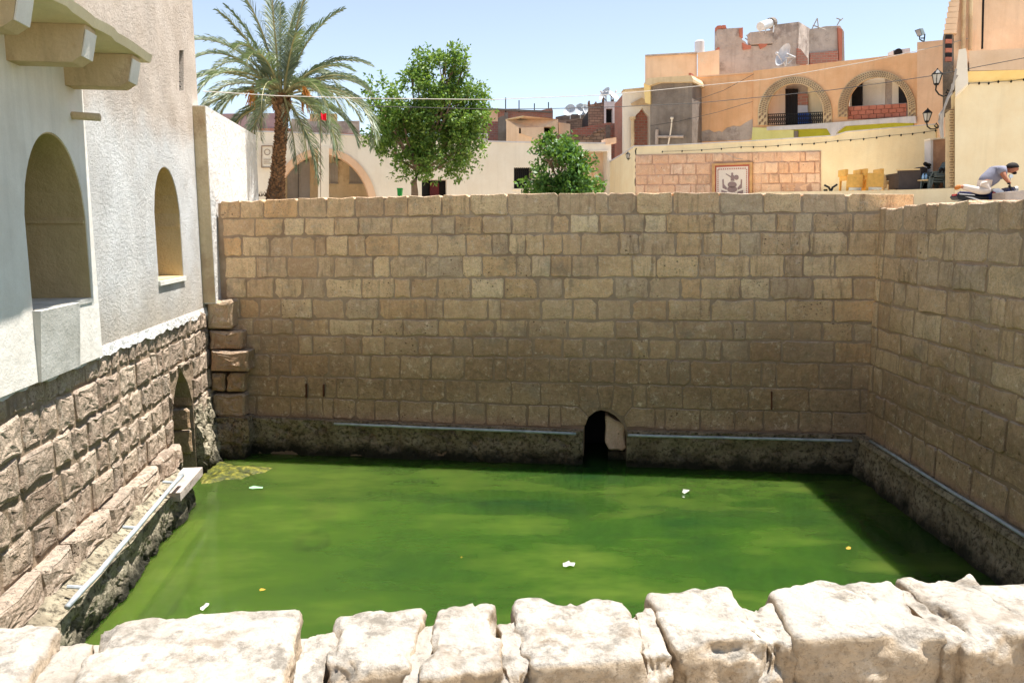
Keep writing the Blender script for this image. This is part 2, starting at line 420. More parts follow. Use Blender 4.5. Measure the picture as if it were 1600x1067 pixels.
mg = t.n('ShaderNodeMixShader'); t.L(fr.outputs[0], mg.inputs[0]); t.L(mx.outputs[0], mg.inputs[1]); t.L(gl.outputs[0], mg.inputs[2])
t.L(mg.outputs[0], t.out.inputs[0]); M['water'] = t.m
o = mo('water', [(-9, 1, WZ), (9, 1, WZ), (9, 18, WZ), (-9, 18, WZ)], [(0, 1, 2, 3)], M['water'], kind='structure')
t = NT('algae_floor'); a = t.noise(.7, 7, .7)
t.bsdf(t.ramp(a, (.35, hexc('3a5c14')), (.5, hexc('5c8420')), (.65, hexc('8fa83a'))), .9); M['floor'] = t.m
g = []
nx, ny = 60, 60
for j in range(ny+1):
    for i in range(nx+1):
        x = -9+18*i/nx; y = 1+17*j/ny
        g.append((x, y, -5.05+.35*fbm((x, y, 0), .5)+.12*fbm((x, y, 3), 2)))
mo('pool_floor', g, [(j*(nx+1)+i, j*(nx+1)+i+1, (j+1)*(nx+1)+i+1, (j+1)*(nx+1)+i) for j in range(ny) for i in range(nx)], M['floor'], kind='structure', smooth=True)

# ------------------------------------------------------------------ stone block generator
def block(name, quad, nrm, depth, mat, parent, chamfer=.03, proud=.03, rough=.012, rnd=None, center_bulge=.012, sub=False, label=None):
    """an individual dressed stone: outline polygon on the wall face, rounded corners, proud front"""
    R = rnd or random
    q = [V(p) for p in quad]; n = len(q); c = sum(q, V())/n; nrm = V(nrm).normalized()
    ring = []
    for i in range(n):
        p = q[i]; a = q[i-1]; b = q[(i+1) % n]
        la, lb = (a-p).length, (b-p).length
        rc = R.uniform(.03, .13)*min(la, lb, .45)
        if R.random() < .15: rc *= 2.0
        rc = min(rc, .4*la, .4*lb)
        ring.append(p+(a-p).normalized()*rc); ring.append(p+(b-p).normalized()*rc)
        if lb > .3:
            mid = (p+b)/2+(c-(p+b)/2).normalized()*R.uniform(0, .022); ring.append(mid)
    ring = [p+(c-p).normalized()*R.uniform(0, rough) for p in ring]
    m = len(ring)
    pr = proud*R.uniform(.4, 1.3)
    back = [p-nrm*depth for p in ring]
    side = [p+nrm*(pr-chamfer*R.uniform(.4, 1.1)) for p in ring]
    front = [p+(c-p).normalized()*chamfer*R.uniform(.6, 1.4)+nrm*(pr+R.uniform(-.4, .4)*rough) for p in ring]
    vs_ = back+side+front; f = []
    for L_ in range(2):
        for k in range(m):
            f.append((L_*m+k, L_*m+(k+1) % m, (L_+1)*m+(k+1) % m, (L_+1)*m+k))
    if sub:
        lv = (.86, .7, .5, .26); o_ = V((R.uniform(-50, 50), 0, 0))
        for li, fct in enumerate(lv):
            for p in front:
                d_ = p-c; d_ -= nrm*d_.dot(nrm); q_ = c+d_*fct
                vs_.append(q_+nrm*(pr+center_bulge*(1-fct)+rough*1.9*fbm(q_+o_, 9, 3)))
        for L_ in range(4):
            for k in range(m): f.append(((2+L_)*m+k, (2+L_)*m+(k+1) % m, (3+L_)*m+(k+1) % m, (3+L_)*m+k))
        vs_.append(c+nrm*(pr+center_bulge)); top = 6*m
    else:
        vs_.append(c+nrm*(pr+center_bulge+R.uniform(-1, 1)*rough)); top = 2*m
    for k in range(m): f.append((top+k, top+(k+1) % m, len(vs_)-1))
    return mo(name, vs_, f, mat, parent, smooth=False, label=label)
def interp(xs, ys, x):
    for i in range(len(xs)-1):
        if x <= xs[i+1] or i == len(xs)-2:
            t_ = (x-xs[i])/(xs[i+1]-xs[i]); return ys[i]+(ys[i+1]-ys[i])*t_
def roughsheet(name, fn, nu, nv, nrm, amp, sc, mat, parent, skip=None, thick=.3, octv=5, kind=None, ridge=0):
    """displaced masonry sheet over fn(u,v), closed with a back a little behind"""
    nrm = V(nrm).normalized(); vs_ = []; f = []
    for j in range(nv+1):
        for i in range(nu+1):
            p = fn(i/nu, j/nv)
            d = fbm(p, sc, octv)*amp
            if ridge: d -= ridge*max(0, fbm(p+V((7, 3, 1)), sc*1.7, 4)-.15)
            vs_.append(p+nrm*d)
    for j in range(nv):
        for i in range(nu):
            if skip and skip((i+.5)/nu, (j+.5)/nv): continue
            f.append((j*(nu+1)+i, j*(nu+1)+i+1, (j+1)*(nu+1)+i+1, (j+1)*(nu+1)+i))
    # rim walls going back
    rim = [i for i in range(nu+1)]+[j*(nu+1)+nu for j in range(1, nv+1)]+[nv*(nu+1)+i for i in range(nu-1, -1, -1)]+[j*(nu+1) for j in range(nv-1, 0, -1)]
    n0 = len(vs_)
    for r_ in rim: vs_.append(vs_[r_]-nrm*thick)
    m = len(rim)
    for k in range(m): f.append((rim[k], rim[(k+1) % m], n0+(k+1) % m, n0+k))
    return mo(name, vs_, f, mat, parent, smooth=False, kind=kind)

# ------------------------------------------------------------------ BACK WALL
A = onz(385, 649, -3.63); B = onz(1352, 677, -3.63)
BA, BB = (A.x, A.y), (B.x, B.y)
bdir = (V((B.x-A.x, B.y-A.y, 0))).normalized(); bn = V((bdir.y, -bdir.x, 0))
def ob(px, py, off=0):
    p = onpl(px, py, (BA[0]+bn.x*off, BA[1]+bn.y*off), (BB[0]+bn.x*off, BB[1]+bn.y*off)); return p
bw = thing('pool_wall', 'long far wall of the pool, tan squared stones, a small arched outlet at its foot', 'wall', ob(860, 735))
XS = [350, 900, 1370]
BR = [[313,302,303],[342,335.5,333],[370,364.5,362.5],[401.5,399,399],[434.5,433.5,433.5],[466,467,468.5],[497.5,500,504],
      [523,528,534.5],[552,559,569],[585,598,609],[616,635,645],[648,669,677]]
J = [
 [344,376,411.6,465.5,510,555,600,637.5,690,735,793,872.5,930,950,993.5,1051.7,1124.5,1193,1252,1323,1428],
 [347,398.5,442.7,475.6,523,560,612,675,711,753.6,799,862.4,890,936.6,975.8,1006.6,1041.5,1115.6,1146,1174,1213,1241,1270,1332,1380],
 [350,377.7,421.7,456.6,492,510,544,571,623,684,728,769.6,794,821.4,848.8,878.4,907.5,968,998,1054.7,1099,1127,1156,1187.8,1265,1324.4,1378],
 [351.6,401,448.5,496.3,522.4,582.6,609.7,665.4,723.3,753.6,806.8,830.3,860.7,893.5,934,988,1025,1091,1117.7,1171.3,1225.7,1254.3,1305,1375],
 [353,385.3,428.3,473,508.5,566,616,641.8,683.8,736,787.8,840.4,879.6,960,1013.7,1063.6,1095,1156.9,1203,1269.5,1333,1374],
 [354,374.4,405.3,440.2,487.5,538,593,666.6,693,762.7,782,845.5,895.3,932.8,986.4,1043.6,1110.6,1178.9,1228.2,1302,1370],
 [356,395.4,425,458.6,514.3,582.6,630,685,726.6,773.4,824.7,887,961.9,997.3,1055.5,1146,1164,1237,1285,1333,1368],
 [358,407.8,437,466.7,489,538.8,565.4,600.8,654,708.4,739,793,832.8,879.6,912.5,946.7,987,1013.7,1058,1101.7,1127.8,1170,1222,1303,1366],
 [365,422.4,454,514,554.6,579.3,626,674,725.6,771.7,791,820.5,859,889,923,961,997.6,1044.7,1079,1142,1189.8,1213,1280,1331,1364],
 [370,433.7,480.9,506.9,526,558.9,601,658,695.4,745.7,799,845,905,934,957.8,988.6,1010,1066,1111.8,1169.8,1264,1344,1362],
 [372,400.6,454,479,505,521.5,555.6,586,624,676,710,758.7,825,858,876,919.7,974,1023,1039,1093.7,1148,1193,1247.8,1300,1358]]
zf5 = lambda x, y: (820+x/2.7586, 520+y/2.7586)
special = {(9, 12): [(235,225),(310,228),(328,325),(275,360),(232,315)], (9, 13): [(310,228),(385,225),(372,325),(330,325)],
           (9, 14): [(385,225),(465,228),(462,320),(418,365),(372,325)], (10, 14): [(155,315),(232,318),(275,362),(262,400),(155,400)],
           (10, 16): [(462,320),(560,325),(560,410),(440,405),(425,365)]}
HOLE = [(912, 760), (912, 690), (913, 665), (920, 651), (930, 643), (939, 640.5), (950, 643), (962, 650), (972, 661), (977, 673), (978.5, 690), (978.5, 760)]
# mortar body with the outlet cut through
outl = [(341, 318), (620, 309), (900, 306), (1200, 306), (1428, 308), (1428, 345), (1420, 560), (1415, 712)]+[(978.5, 712), (978.5, 690), (977, 673), (972, 661), (962, 650), (950, 643), (939, 640.5), (930, 643), (920, 651), (913, 665), (912, 690), (912, 712)]+[(341, 712)]
slab('mortar', [outl], lambda x, y: ob(x, y, .0), -bn*.75, M['mortar_back'], bw)
rs = random.Random(3)
for r in range(11):
    js = J[r]
    for k in range(len(js)-1):
        x0, x1 = js[k], js[k+1]
        if (r, k) in special: pts = [zf5(*p) for p in special[(r, k)]]
        else:
            if r == 10 and k == 15: continue
            g = rs.uniform(.2, .9); gx = rs.uniform(.2, .9)
            if rs.random() < .12: gx += 2.2
            lean = rs.uniform(-1.2, 1.2)
            yt = lambda x: interp(XS, BR[r], x)+g*.55+rs.uniform(-.5, .8); yb = lambda x: interp(XS, BR[r+1], x)-g*.55+rs.uniform(-.8, .5)
            if r == 0: yt = lambda x: interp([340, 411, 412, 700, 900, 1100, 1430], [314, 313.5, 310.5, 304, 301, 300, 304], x)+rs.uniform(-.3, .6)
            if r == 0 and k == len(js)-2: x1 = 1428; yb = lambda x: 331.5
            pts = [(x0+gx*.5+lean, yt(x0)), (x1-gx*.5+lean*.5, yt(x1)), (x1-gx*.5-lean, yb(x1)), (x0+gx*.5-lean*.5, yb(x0))]
        q = [ob(*p) for p in pts]
        worn = .045 if 4 <= r <= 7 else .03
        block('stone', q, bn, .78 if r == 0 else .2, M['stone_back'], bw, chamfer=worn*.45, proud=rs.choice([.006, .012, .022]), rough=.009, center_bulge=.006, rnd=rs)
# small column drum reused as a stone is read as one more block; base render left and right of the outlet
def basefn(x0, x1):
    def fn(u, v):
        x = x0+(x1-x0)*u
        yt = interp([380, 900, 1352], [649, 670, 678], x)
        p = ob(x, yt, .0); zt = p.z
        z = zt+(WZ-.5-zt)*v
        prof = .16*max(0, 1-v*4)*.4+.10-.16*max(0, (v-.32))-(.03 if (u < .35 and x0 < 500 and v > .38) else 0)*min(1, (v-.38)*5 if v > .38 else 0)
        q = p+bn*prof; q.z = z; return q
    return fn
roughsheet('footing', basefn(384, 911), 190, 46, bn, .05, 2.4, M['base_back'], bw, ridge=.16)
roughsheet('footing', basefn(979.5, 1372), 150, 46, bn, .04, 2.4, M['base_back'], bw, ridge=.10)
# jamb inside the outlet and the dark passage behind
pj = [ob(945, 646, -.25), ob(977, 662, -.25), ob(979, 705, -.25), ob(952, 703, -.25), ob(945, 690, -.25)]
block('jamb_stone', pj, bn, .4, M['stone_panel'], bw, proud=.03, rnd=rs, label='pinkish patched stone inside the small arch')
MB().prism([ob(985, 705, -.4), ob(950, 706, -.4), ob(950, 770, -.4), ob(985, 770, -.4)], -bn*.25).build('jamb_foot', M['base_back'], bw)
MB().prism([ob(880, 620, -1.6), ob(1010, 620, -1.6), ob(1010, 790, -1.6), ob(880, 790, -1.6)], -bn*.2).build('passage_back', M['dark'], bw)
MB().prism([ob(900, 600, -.79), ob(906, 600, -.79), ob(906, 790, -.79), ob(900, 790, -.79)], -bn*.8).build('passage_side', M['mortar_back'], bw)
MB().prism([ob(985, 600, -.79), ob(991, 600, -.79), ob(991, 790, -.79), ob(985, 790, -.79)], -bn*.8).build('passage_side', M['mortar_back'], bw)
MB().prism([ob(900, 600, -.79), ob(991, 600, -.79), ob(991, 606, -.79), ob(900, 606, -.79)], -bn*.8).build('passage_roof', M['mortar_back'], bw)
# pipes along the footing
for (a, b, lab) in (((522, 662), (900, 677.5), 'thin grey plastic pipe along the far wall, left of the arched outlet'),
                    ((981, 680), (1331, 688.5), 'thin grey plastic pipe along the far wall, right of the arched outlet')):
    pp = [ob(a[0]+(b[0]-a[0])*i/12, a[1]+(b[1]-a[1])*i/12+rs.uniform(-.25, .25), .24) for i in range(13)]
    root = thing('water_pipe', lab, 'pipe', pp[0], group='plastic pipes round the pool')
    MB().tube(pp, .026, 8).build('tube', M['pvc'], root, smooth=True)
    for i in (2, 5, 8, 11): MB().tube([pp[i]-bn*.2, pp[i]-bn*.028], .012, 6).build('bracket', M['iron'], root)
# rust streak spikes
for (x, y0, y1) in ((478, 600, 622), (505, 601, 620), (1206, 612, 640)):
    o = MB().prism([ob(x-.9, y0, .06), ob(x+.9, y0, .06), ob(x+.7, y1, .06), ob(x-.7, y1, .06)], -bn*.05).build('iron_spike', M['rust'], bw)

# ------------------------------------------------------------------ RIGHT WALL
C0 = V((B.x, B.y, 0)); rdir = V((30/1200*CP+.0, -1, 0)); rdir = V((-.026, -1, 0)).normalized(); rn = V((rdir.y, -rdir.x, 0))
if rn.x > 0: rn = -rn
def orr(px, py, off=0):
    a = C0+rn*off; b = a+rdir; return onpl(px, py, (a.x, a.y), (b.x, b.y))
def rp(s, z, off=0):
    p = C0+rdir*s+rn*off; return V((p.x, p.y, z))
rw = thing('pool_wall', 'right side wall of the green pool, receding tan stone courses standing in shade', 'wall', rp(4, WZ))
rz = [orr(1374, y).z for y in (324, 362, 400.5, 437, 473, 512.5, 544.5, 574.5, 618, 651)]+[orr(1353, 682).z]
MB().prism([rp(-.3, rz[0]-.05, .0), rp(12.6, rz[0]-.05, .0), rp(12.6, -5.2, .0), rp(-.3, -5.2, .0)], -rn*.8).build('mortar', M['mortar_back'], rw)
rs = random.Random(11)
for r in range(10):
    s = rs.uniform(-.15, 0); k = 0
    while s < 9.4:
        wd = rs.choice([.32, .42, .5, .6, .75, .85])*rs.uniform(.9, 1.1)
        if s < 0: wd = .3
        g = rs.uniform(.005, .018)
        zt, zb = rz[r]-g*.5, rz[r+1]+g*.5
        if r == 0: zt += rs.uniform(-.03, .03)
        a0, a1 = max(s, 0)+g*.6, s+wd-g*.6
        l = rs.uniform(-.015, .015)
        q = [rp(a0+l, zt+rs.uniform(-.012, .012)), rp(a1+l, zt+rs.uniform(-.012, .012)), rp(a1-l, zb+rs.uniform(-.012, .012)), rp(a0-l, zb+rs.uniform(-.012, .012))]
        block('stone', q, rn, .8 if r == 0 else .2, M['stone_right'], rw, chamfer=.02, proud=rs.choice([.008, .018, .032]), rough=.014, rnd=rs, center_bulge=.01)
        s += wd
ztop = rz[-1]
def rbase(u, v):
    s = -.1+12.6*u; z = ztop+(WZ-.5-ztop)*v
    prof = .16 if v < .08 else .13+.1*v
    p = rp(s, z, prof); return p
roughsheet('footing', rbase, 300, 34, rn, .035, 2.2, M['base_right'], rw, ridge=.06)
MB().prism([rp(-.05, ztop+.03, .0), rp(-.05, ztop+.01, .17), rp(-.05, ztop-.06, .2), rp(-.05, ztop-.06, 0)], rdir*12.5).build('kerb', M['base_right'], rw)
pp = [rp(.5+.9*i, ztop+.05+rs.uniform(-.008, .008), .13) for i in range(12)]
root = thing('water_pipe', 'grey plastic pipe lying on the ledge at the foot of the right wall', 'pipe', pp[0], group='plastic pipes round the pool')
MB().tube(pp, .024, 8).build('tube', M['pvc'], root, smooth=True)

# ------------------------------------------------------------------ LEFT SIDE
KL = 160/1200
ldir = V((-KL, 1, 0)).normalized(); ln = V((1, KL, 0)).normalized()
def lp(Y, z, off=0):
    X = -3.93-KL*Y; p = V((X, Y, z))+ln*off; return p
def ol(px, py, off=0):
    a = lp(0, 0, off); b = lp(10, 0, off); return onpl(px, py, (a.x, a.y), (b.x, b.y))
def lyz(px, py, off=0):
    p = ol(px, py, off); return ((p-ln*off).y, p.z)
PB = -1.54        # plaster foot
LZ = -3.42        # ledge
lw = thing('pool_wall', 'left side wall of the pool, rough eroded stones below the white plastered houses', 'wall', lp(9, WZ))
Y0a, ta = lyz(270, 640); Y1a, _ = lyz(303, 640)
ztopa = lyz(287, 574)[1]
archL = [(Y0a, -4.9), (Y0a, ztopa-.62), (Y0a+.22*(Y1a-Y0a), ztopa-.25), ((Y0a+Y1a)/2, ztopa), (Y0a+.8*(Y1a-Y0a), ztopa-.3), (Y1a, ztopa-.7), (Y1a, -4.9)]
slab('mortar', [[(4, PB+.02), (15.6, PB+.02), (15.6, -5.2), (4, -5.2)], archL], lambda y, z: lp(y, z, -.015), -ln*.7, M['mortar_left'], lw)
box_ = MB().prism([lp(Y0a-.5, -1.8, -.9), lp(Y1a+.5, -1.8, -.9), lp(Y1a+.5, -5, -.9), lp(Y0a-.5, -5, -.9)], -ln*.2).build('niche_back', M['mortar_left'], lw)
# blocks seen inside the arched recess, stepping inward
for i, (za, zb, o_) in enumerate(((-1.9, -2.3, -.6), (-2.31, -2.72, -.6), (-2.73, -3.1, -.5), (-3.11, -3.5, -.4), (-3.51, -3.95, -.55))):
    e_ = .04+.03*(i % 2)+.1*(i > 2)
    block('recess_stone', [lp(Y1a-e_, za, -.03), lp(Y1a-e_, zb, -.03), lp(Y1a-e_, zb, -.85), lp(Y1a-e_, za, -.85)], -ldir, .05, M['stone_back'], lw, proud=.015)
rs = random.Random(5)
hs = [0, .28, .69, 1.08, 1.48, 1.88]
for r in range(5):
    s = 5.2+rs.uniform(0, .3)
    while s < 15.35:
        wd = rs.choice([.34, .42, .5, .6, .72])*rs.uniform(.85, 1.15)*(.62 if r == 0 else 1)
        e = min(s+wd, 15.45)
        zt, zb = PB-hs[r], PB-hs[r+1]
        mid = (s+e)/2
        # stop at the arch
        if s < Y0a-.05 and e > Y0a-.1 and zb < ztopa-.1: e = Y0a-.02
        elif Y0a-.1 <= s < Y1a and zb < ztopa-.1:
            if zt > ztopa+.05: zb = max(zb, ztopa+.02); e = min(e, Y1a+.1)
            else: s = Y1a+.02; continue
        if e-s < .12: s = e; continue
        g = rs.uniform(.006, .02)
        dz = [rs.uniform(-.035, .035) for _ in range(4)]
        q = [lp(s+g, zt-g+dz[0]+(rs.uniform(-.02, .1) if r == 0 else 0)), lp(e-g, zt-g+dz[1]+(rs.uniform(-.02, .1) if r == 0 else 0)), lp(e-g+rs.uniform(-.03, .03), zb+g+dz[2]*.5), lp(s+g+rs.uniform(-.03, .03), zb+g+dz[3]*.5)]
        block('stone', q, ln, .25, M['stone_left'], lw, chamfer=.03, proud=rs.choice([.0, .008, .018, .028]), rough=.011, rnd=rs, center_bulge=.01, sub=True)
        s = e
# first ledge: a course of big stones standing proud of the wall
YE = lyz(283, 690, .13)[0]
s = 4.6
while s < YE-.2:
    wd = min(rs.uniform(.55, 1.1), YE-s)
    g = .012
    q = [lp(s+g, LZ+rs.uniform(-.03, .03), .13), lp(s+wd-g, LZ+rs.uniform(-.03, .03), .13), lp(s+wd-g, LZ-.36, .15), lp(s+g, LZ-.36, .15)]
    block('ledge_stone', q, ln, .45, M['stone_left'], lw, chamfer=.04, proud=.02, rough=.016, rnd=rs, sub=True)
    s += wd
# sloping mortar bench, kerb and eroded footing into the water
YK = lyz(303, 738, .4)[0]
def slope(u, v):
    return lp(4+(YK-4)*u, LZ-.31-.12*v-.02*math.sin(u*40), .12+.25*v)
roughsheet('bench', slope, 160, 10, (ln+V((0, 0, 1.4))), .035, 2.6, M['base_left'], lw, thick=.3)
def lbase(u, v):
    z = LZ-.42+(WZ-.5-(LZ-.42))*v
    return lp(4+(YK-4)*u, z, .37+.06*v-(.07 if v > .5 else 0))
roughsheet('footing', lbase, 220, 40, ln, .06, 2.4, M['base_left'], lw, ridge=.12)
kb = MB().prism([lp(YK-1.1, LZ-.37, .2), lp(YK-1.1, LZ-.37, .5), lp(YK-1.1, LZ-.5, .5), lp(YK-1.1, LZ-.5, .2)], ldir*1.25).build('kerb', M['concrete_pale'], lw)
# rough boulders past the arch to the corner
def lcorner(u, v):
    z = -3.15+(WZ-.5+3.15)*v
    return lp(Y1a+.03+(15.1-Y1a)*u, z, .02+.26*v)
roughsheet('footing', lcorner, 40, 50, ln, .09, 2.6, M['base_left'], lw, ridge=.12)
def lcorner2(u, v):
    z = LZ-.3+(WZ-.5-(LZ-.3))*v
    return lp(YE-.1+(Y0a-YE+.05)*u if Y0a > YE else YE-.4+.35*u, z, .1+.05*v)
roughsheet('footing', lcorner2, 16, 30, ln, .06, 2.6, M['base_left'], lw, ridge=.1)
# pipe with stubs
a = ol(105, 950, .45); b = ol(285, 742, .45)
pp = [a.lerp(b, i/10)+V((0, 0, rs.uniform(-.012, .012))) for i in range(11)]
root = thing('water_pipe', 'white plastic pipe slanting along the left footing, with two short stubs', 'pipe', a, group='plastic pipes round the pool')
MB().tube(pp, .03, 8).build('tube', M['pvc'], root, smooth=True)
for i in (1, 5, 9): MB().tube([pp[i]+V((0, 0, .01)), pp[i]-ln*.16+V((0, 0, .03))], .02, 6).build('stub', M['pvc'], root)
# submerged yellow ledge seen through the water
box_ = MB().prism([lp(4, WZ-.02, .3), lp(4, WZ-.02, .7), lp(4, WZ-.5, .7), lp(4, WZ-.5, .3)], ldir*7.4).build('submerged_step', plain('slime', 'e0d488', .9, 0, .2, 3), lw)
# corner pier
pier = thing('stone_pier', 'stepped pile of squared blocks in the far left corner under the white wall', 'pier', at(358, 700, 14.3))
PR = [(324, 365, 467, 515), (326, 380, 516, 547), (329, 391, 547, 581), (330, 352, 582, 612), (353, 383, 582, 613), (331, 384, 614, 654)]
for (x0, x1, y0, y1) in PR:
    Yp = 14.7 if y0 != 547 else 14.6
    q = [at(x0, y0+.6, Yp), at(x1-.6, y0+.6, Yp), at(x1-.6, y1-.6, Yp), at(x0, y1-.6, Yp)]
    block('stone', q, (0, -1, 0), 1.0, M['stone_back'], pier, chamfer=.04, proud=.02, rough=.02, rnd=rs, sub=True)
def pf(u, v):
    return at(336+50*u+4*math.sin(v*5), 654+75*v, 14.55)
roughsheet('plinth', pf, 30, 40, (0, -1, 0), .08, 2.6, M['base_back'], pier, thick=.8, ridge=.14)

# ------------------------------------------------------------------ LEFT BUILDINGS
# tower beyond
tw = thing('plastered_tower', 'tall rough white plastered house with one small pointed niche and a slit window', 'house', lp(12, PB))
yT0 = lyz(141, 300, .07)[0]-.01; yT1 = lyz(317, 300)[0]
split = lyz(230, 190)[1]
def archYZ(x0, x1, yt, ys, yb, off=0, n=16):
    """pointed arch on the left wall from its pixel extent"""
    Ya, Yb = lyz(x0, ys, off)[0], lyz(x1, ys, off)[0]; cx = (x0+x1)/2
    zt = lyz(cx, yt, off)[1]; zs = lyz(x0, ys, off)[1]; zb = lyz(cx, yb, off)[1]; c = (Ya+Yb)/2; h = (Yb-Ya)/2
    pts = [(Ya, zb)]
    for i in range(n+1):
        t_ = -1+2*i/n
        zz = zs+(zt-zs)*(1-abs(t_)**2.1)**.62
        pts.append((c+h*t_, zz))
    pts.append((Yb, zb)); return pts
n2 = archYZ(241, 281, 262, 330, 437)
t = NT('tower_plaster')
zz = t.math('ADD', t.sep()[2], t.math('MULTIPLY', t.math('SUBTRACT', t.noise(1.2, 7, .6), .5), 1.3))
d = t.n('ShaderNodeMapRange'); d.inputs['From Min'].default_value = split-.35; d.inputs['From Max'].default_value = split+.25; t.L(zz, d.inputs['Value'])
c_a = t.mix(t.ramp(t.noise(1.1, 8, .65), (.4, 0.), (.65, 1.)), hexc('e6e4e0'), hexc('dad5ce'))
c_b = t.mix(t.ramp(t.noise(1.6, 8, .65), (.4, 0.), (.65, 1.)), hexc('d6c8ba'), hexc('c8b8a8'))
col = t.mix(d.outputs[0], c_a, c_b)
d2 = t.n('ShaderNodeMapRange'); d2.inputs['From Min'].default_value = PB; d2.inputs['From Max'].default_value = PB+1.0; t.L(zz, d2.inputs['Value']); d2.inputs['To Min'].default_value = .7; d2.inputs['To Max'].default_value = 0
col = t.mix(d2.outputs[0], col, hexc('c6b49c'))
rg = t.ramp(t.noise(.9, 4), (.38, .6), (.6, 1.)); hgt_ = t.math('MULTIPLY', t.noise(24, 7, .8), rg)
t.bsdf(col, .95, t.bump(t.noise(6, 4), .03, .6, t.bump(hgt_, .06)), spec=.15); M['tower'] = t.m
s0 = [lyz(*p) for p in ((280, 142), (287, 142), (287, 79), (280, 79))]
slab('wall', [[(yT0, PB), (yT1, PB), (yT1, 7), (yT0, 7)], n2, s0], lambda y, z: lp(y, z), -ln*.75, M['tower'], tw)
MB().prism([lp(yT0, PB, -.76), lp(yT1, PB, -.76), lp(yT1, 7, -.76), lp(yT0, 7, -.76)], -ln*4).build('niche_wall', M['cream_niche_shaded'], tw)
MB().prism([lp(s0[0][0]-.05, s0[0][1]-.05, -.16), lp(s0[1][0]+.05, s0[1][1]-.05, -.16), lp(s0[1][0]+.05, s0[2][1]+.05, -.16), lp(s0[0][0]-.05, s0[3][1]+.05, -.16)], -ln*.03).build('window_pane', M['dark'], tw)
for i in range(9):
    f_ = (i+.5)/9; z = s0[0][1]+(s0[3][1]-s0[0][1])*f_
    MB().tube([lp(s0[0][0], z, -.05), lp(s0[1][0], z, -.05)], .012, 5).build('window_bar', M['iron'], tw)
# worn crease across the niche and pale sill
ny0, ny1 = n2[0][0], n2[-1][0]
box_ = MB().prism([lp(ny0-.03, n2[0][1]-.07, -.5), lp(ny1+.03, n2[0][1]-.07, -.5), lp(ny1+.03, n2[0][1]+.0, -.5), lp(ny0-.03, n2[0][1]+.0, -.5)], ln*.535).build('sill', M['white_smooth'], tw)
MB().prism([lp(ny1-.03, lyz(262, 352)[1], -.02), lp(ny1-.03, lyz(262, 352)[1]-.03, -.02), lp(ny1+.01, lyz(262, 352)[1]-.03, -.02), lp(ny1+.01, lyz(262, 352)[1], -.02)], -ln*.7).build('string_course', M['cream_niche_shaded'], tw)
# rough overhanging lip of plaster above the stones
def lipfn(u, v):
    y = 5+(yT1-5)*u; return lp(y, PB+.10-.13*v-.05*v*fbm((y*2, 0, 0), 1.5), .01+.025*v)
roughsheet('plaster_lip', lipfn, 200, 6, ln, .014, 5, M['white_rough'], tw, thick=.1)
# near house
nh = thing('near_house', 'nearest white house at the left edge, with tall pointed niche and projecting roof beams', 'house', lp(7, PB))
OF = .07
yN1 = lyz(141, 300, OF)[0]
n1_ = archYZ(38, 134, 209, 335, 482, OF, 24)
slab('wall', [[(2.5, PB), (yN1, PB), (yN1, 2.6), (2.5, 2.6)], n1_], lambda y, z: lp(y, z, OF), -ln*.95, M['white_smooth'], nh)
MB().prism([lp(2.5, PB, -.9), lp(yN1, PB, -.9), lp(yN1, 2.6, -.9), lp(2.5, 2.6, -.9)], -ln*3).build('niche_wall', M['cream_niche_shaded'], nh)
a0, a1 = n1_[0][0], n1_[-1][0]; zs = n1_[0][1]
# jamb lining of the niche (yellowish cream, niche shade dimmed into the colour)
slab('niche_lining', [[(a0-.001, zs-.001)]+[(y, z) for y, z in n1_[1:-1]]+[(a1+.001, zs-.001)], [(y*.985+.015*(a0+a1)/2, zs+(z-zs)*.985+.012) for y, z in n1_]], lambda y, z: lp(y, z, OF-.012), -ln*.8, M['cream_niche_shaded'], nh)
slab('niche_lining', [[(ny0-.001, n2[0][1]-.001)]+[(y, z) for y, z in n2[1:-1]]+[(ny1+.001, n2[0][1]-.001)], [(y*.985+.015*(ny0+ny1)/2, n2[0][1]+(z-n2[0][1])*.985+.012) for y, z in n2]], lambda y, z: lp(y, z, -.012), -ln*.7, M['cream_niche_shaded'], tw)
zc = lyz(85, 343, OF)[1]
MB().prism([lp(a1-.04, zc, OF-.02), lp(a1-.04, zc-.035, OF-.02), lp(a1+.01, zc-.035, OF-.02), lp(a1+.01, zc, OF-.02)], -ln*.75).build('string_course', M['cream_niche_shaded'], nh)
# buttress under the niche
b0 = lyz(72, 490, .2)[0]; b1 = lyz(135, 480, .2)[0]-.03; zb_ = lyz(90, 481, .3)[1]
MB().prism([lp(b0, zb_, OF-.5), lp(b0, zb_-.03, .15), lp(b0, PB-.0, .10), lp(b0, PB-.1, OF-.5)], ldir*(b1-b0)).build('buttress', M['sill_grey'], nh)
MB().prism([lp(a0+.02, zs-.02, -.8), lp(a1-.02, zs-.02, -.8), lp(a1-.02, zs+.035, -.8), lp(a0+.02, zs+.035, -.8)], ln*(.8+OF+.01)).build('sill', M['sill_grey'], nh)
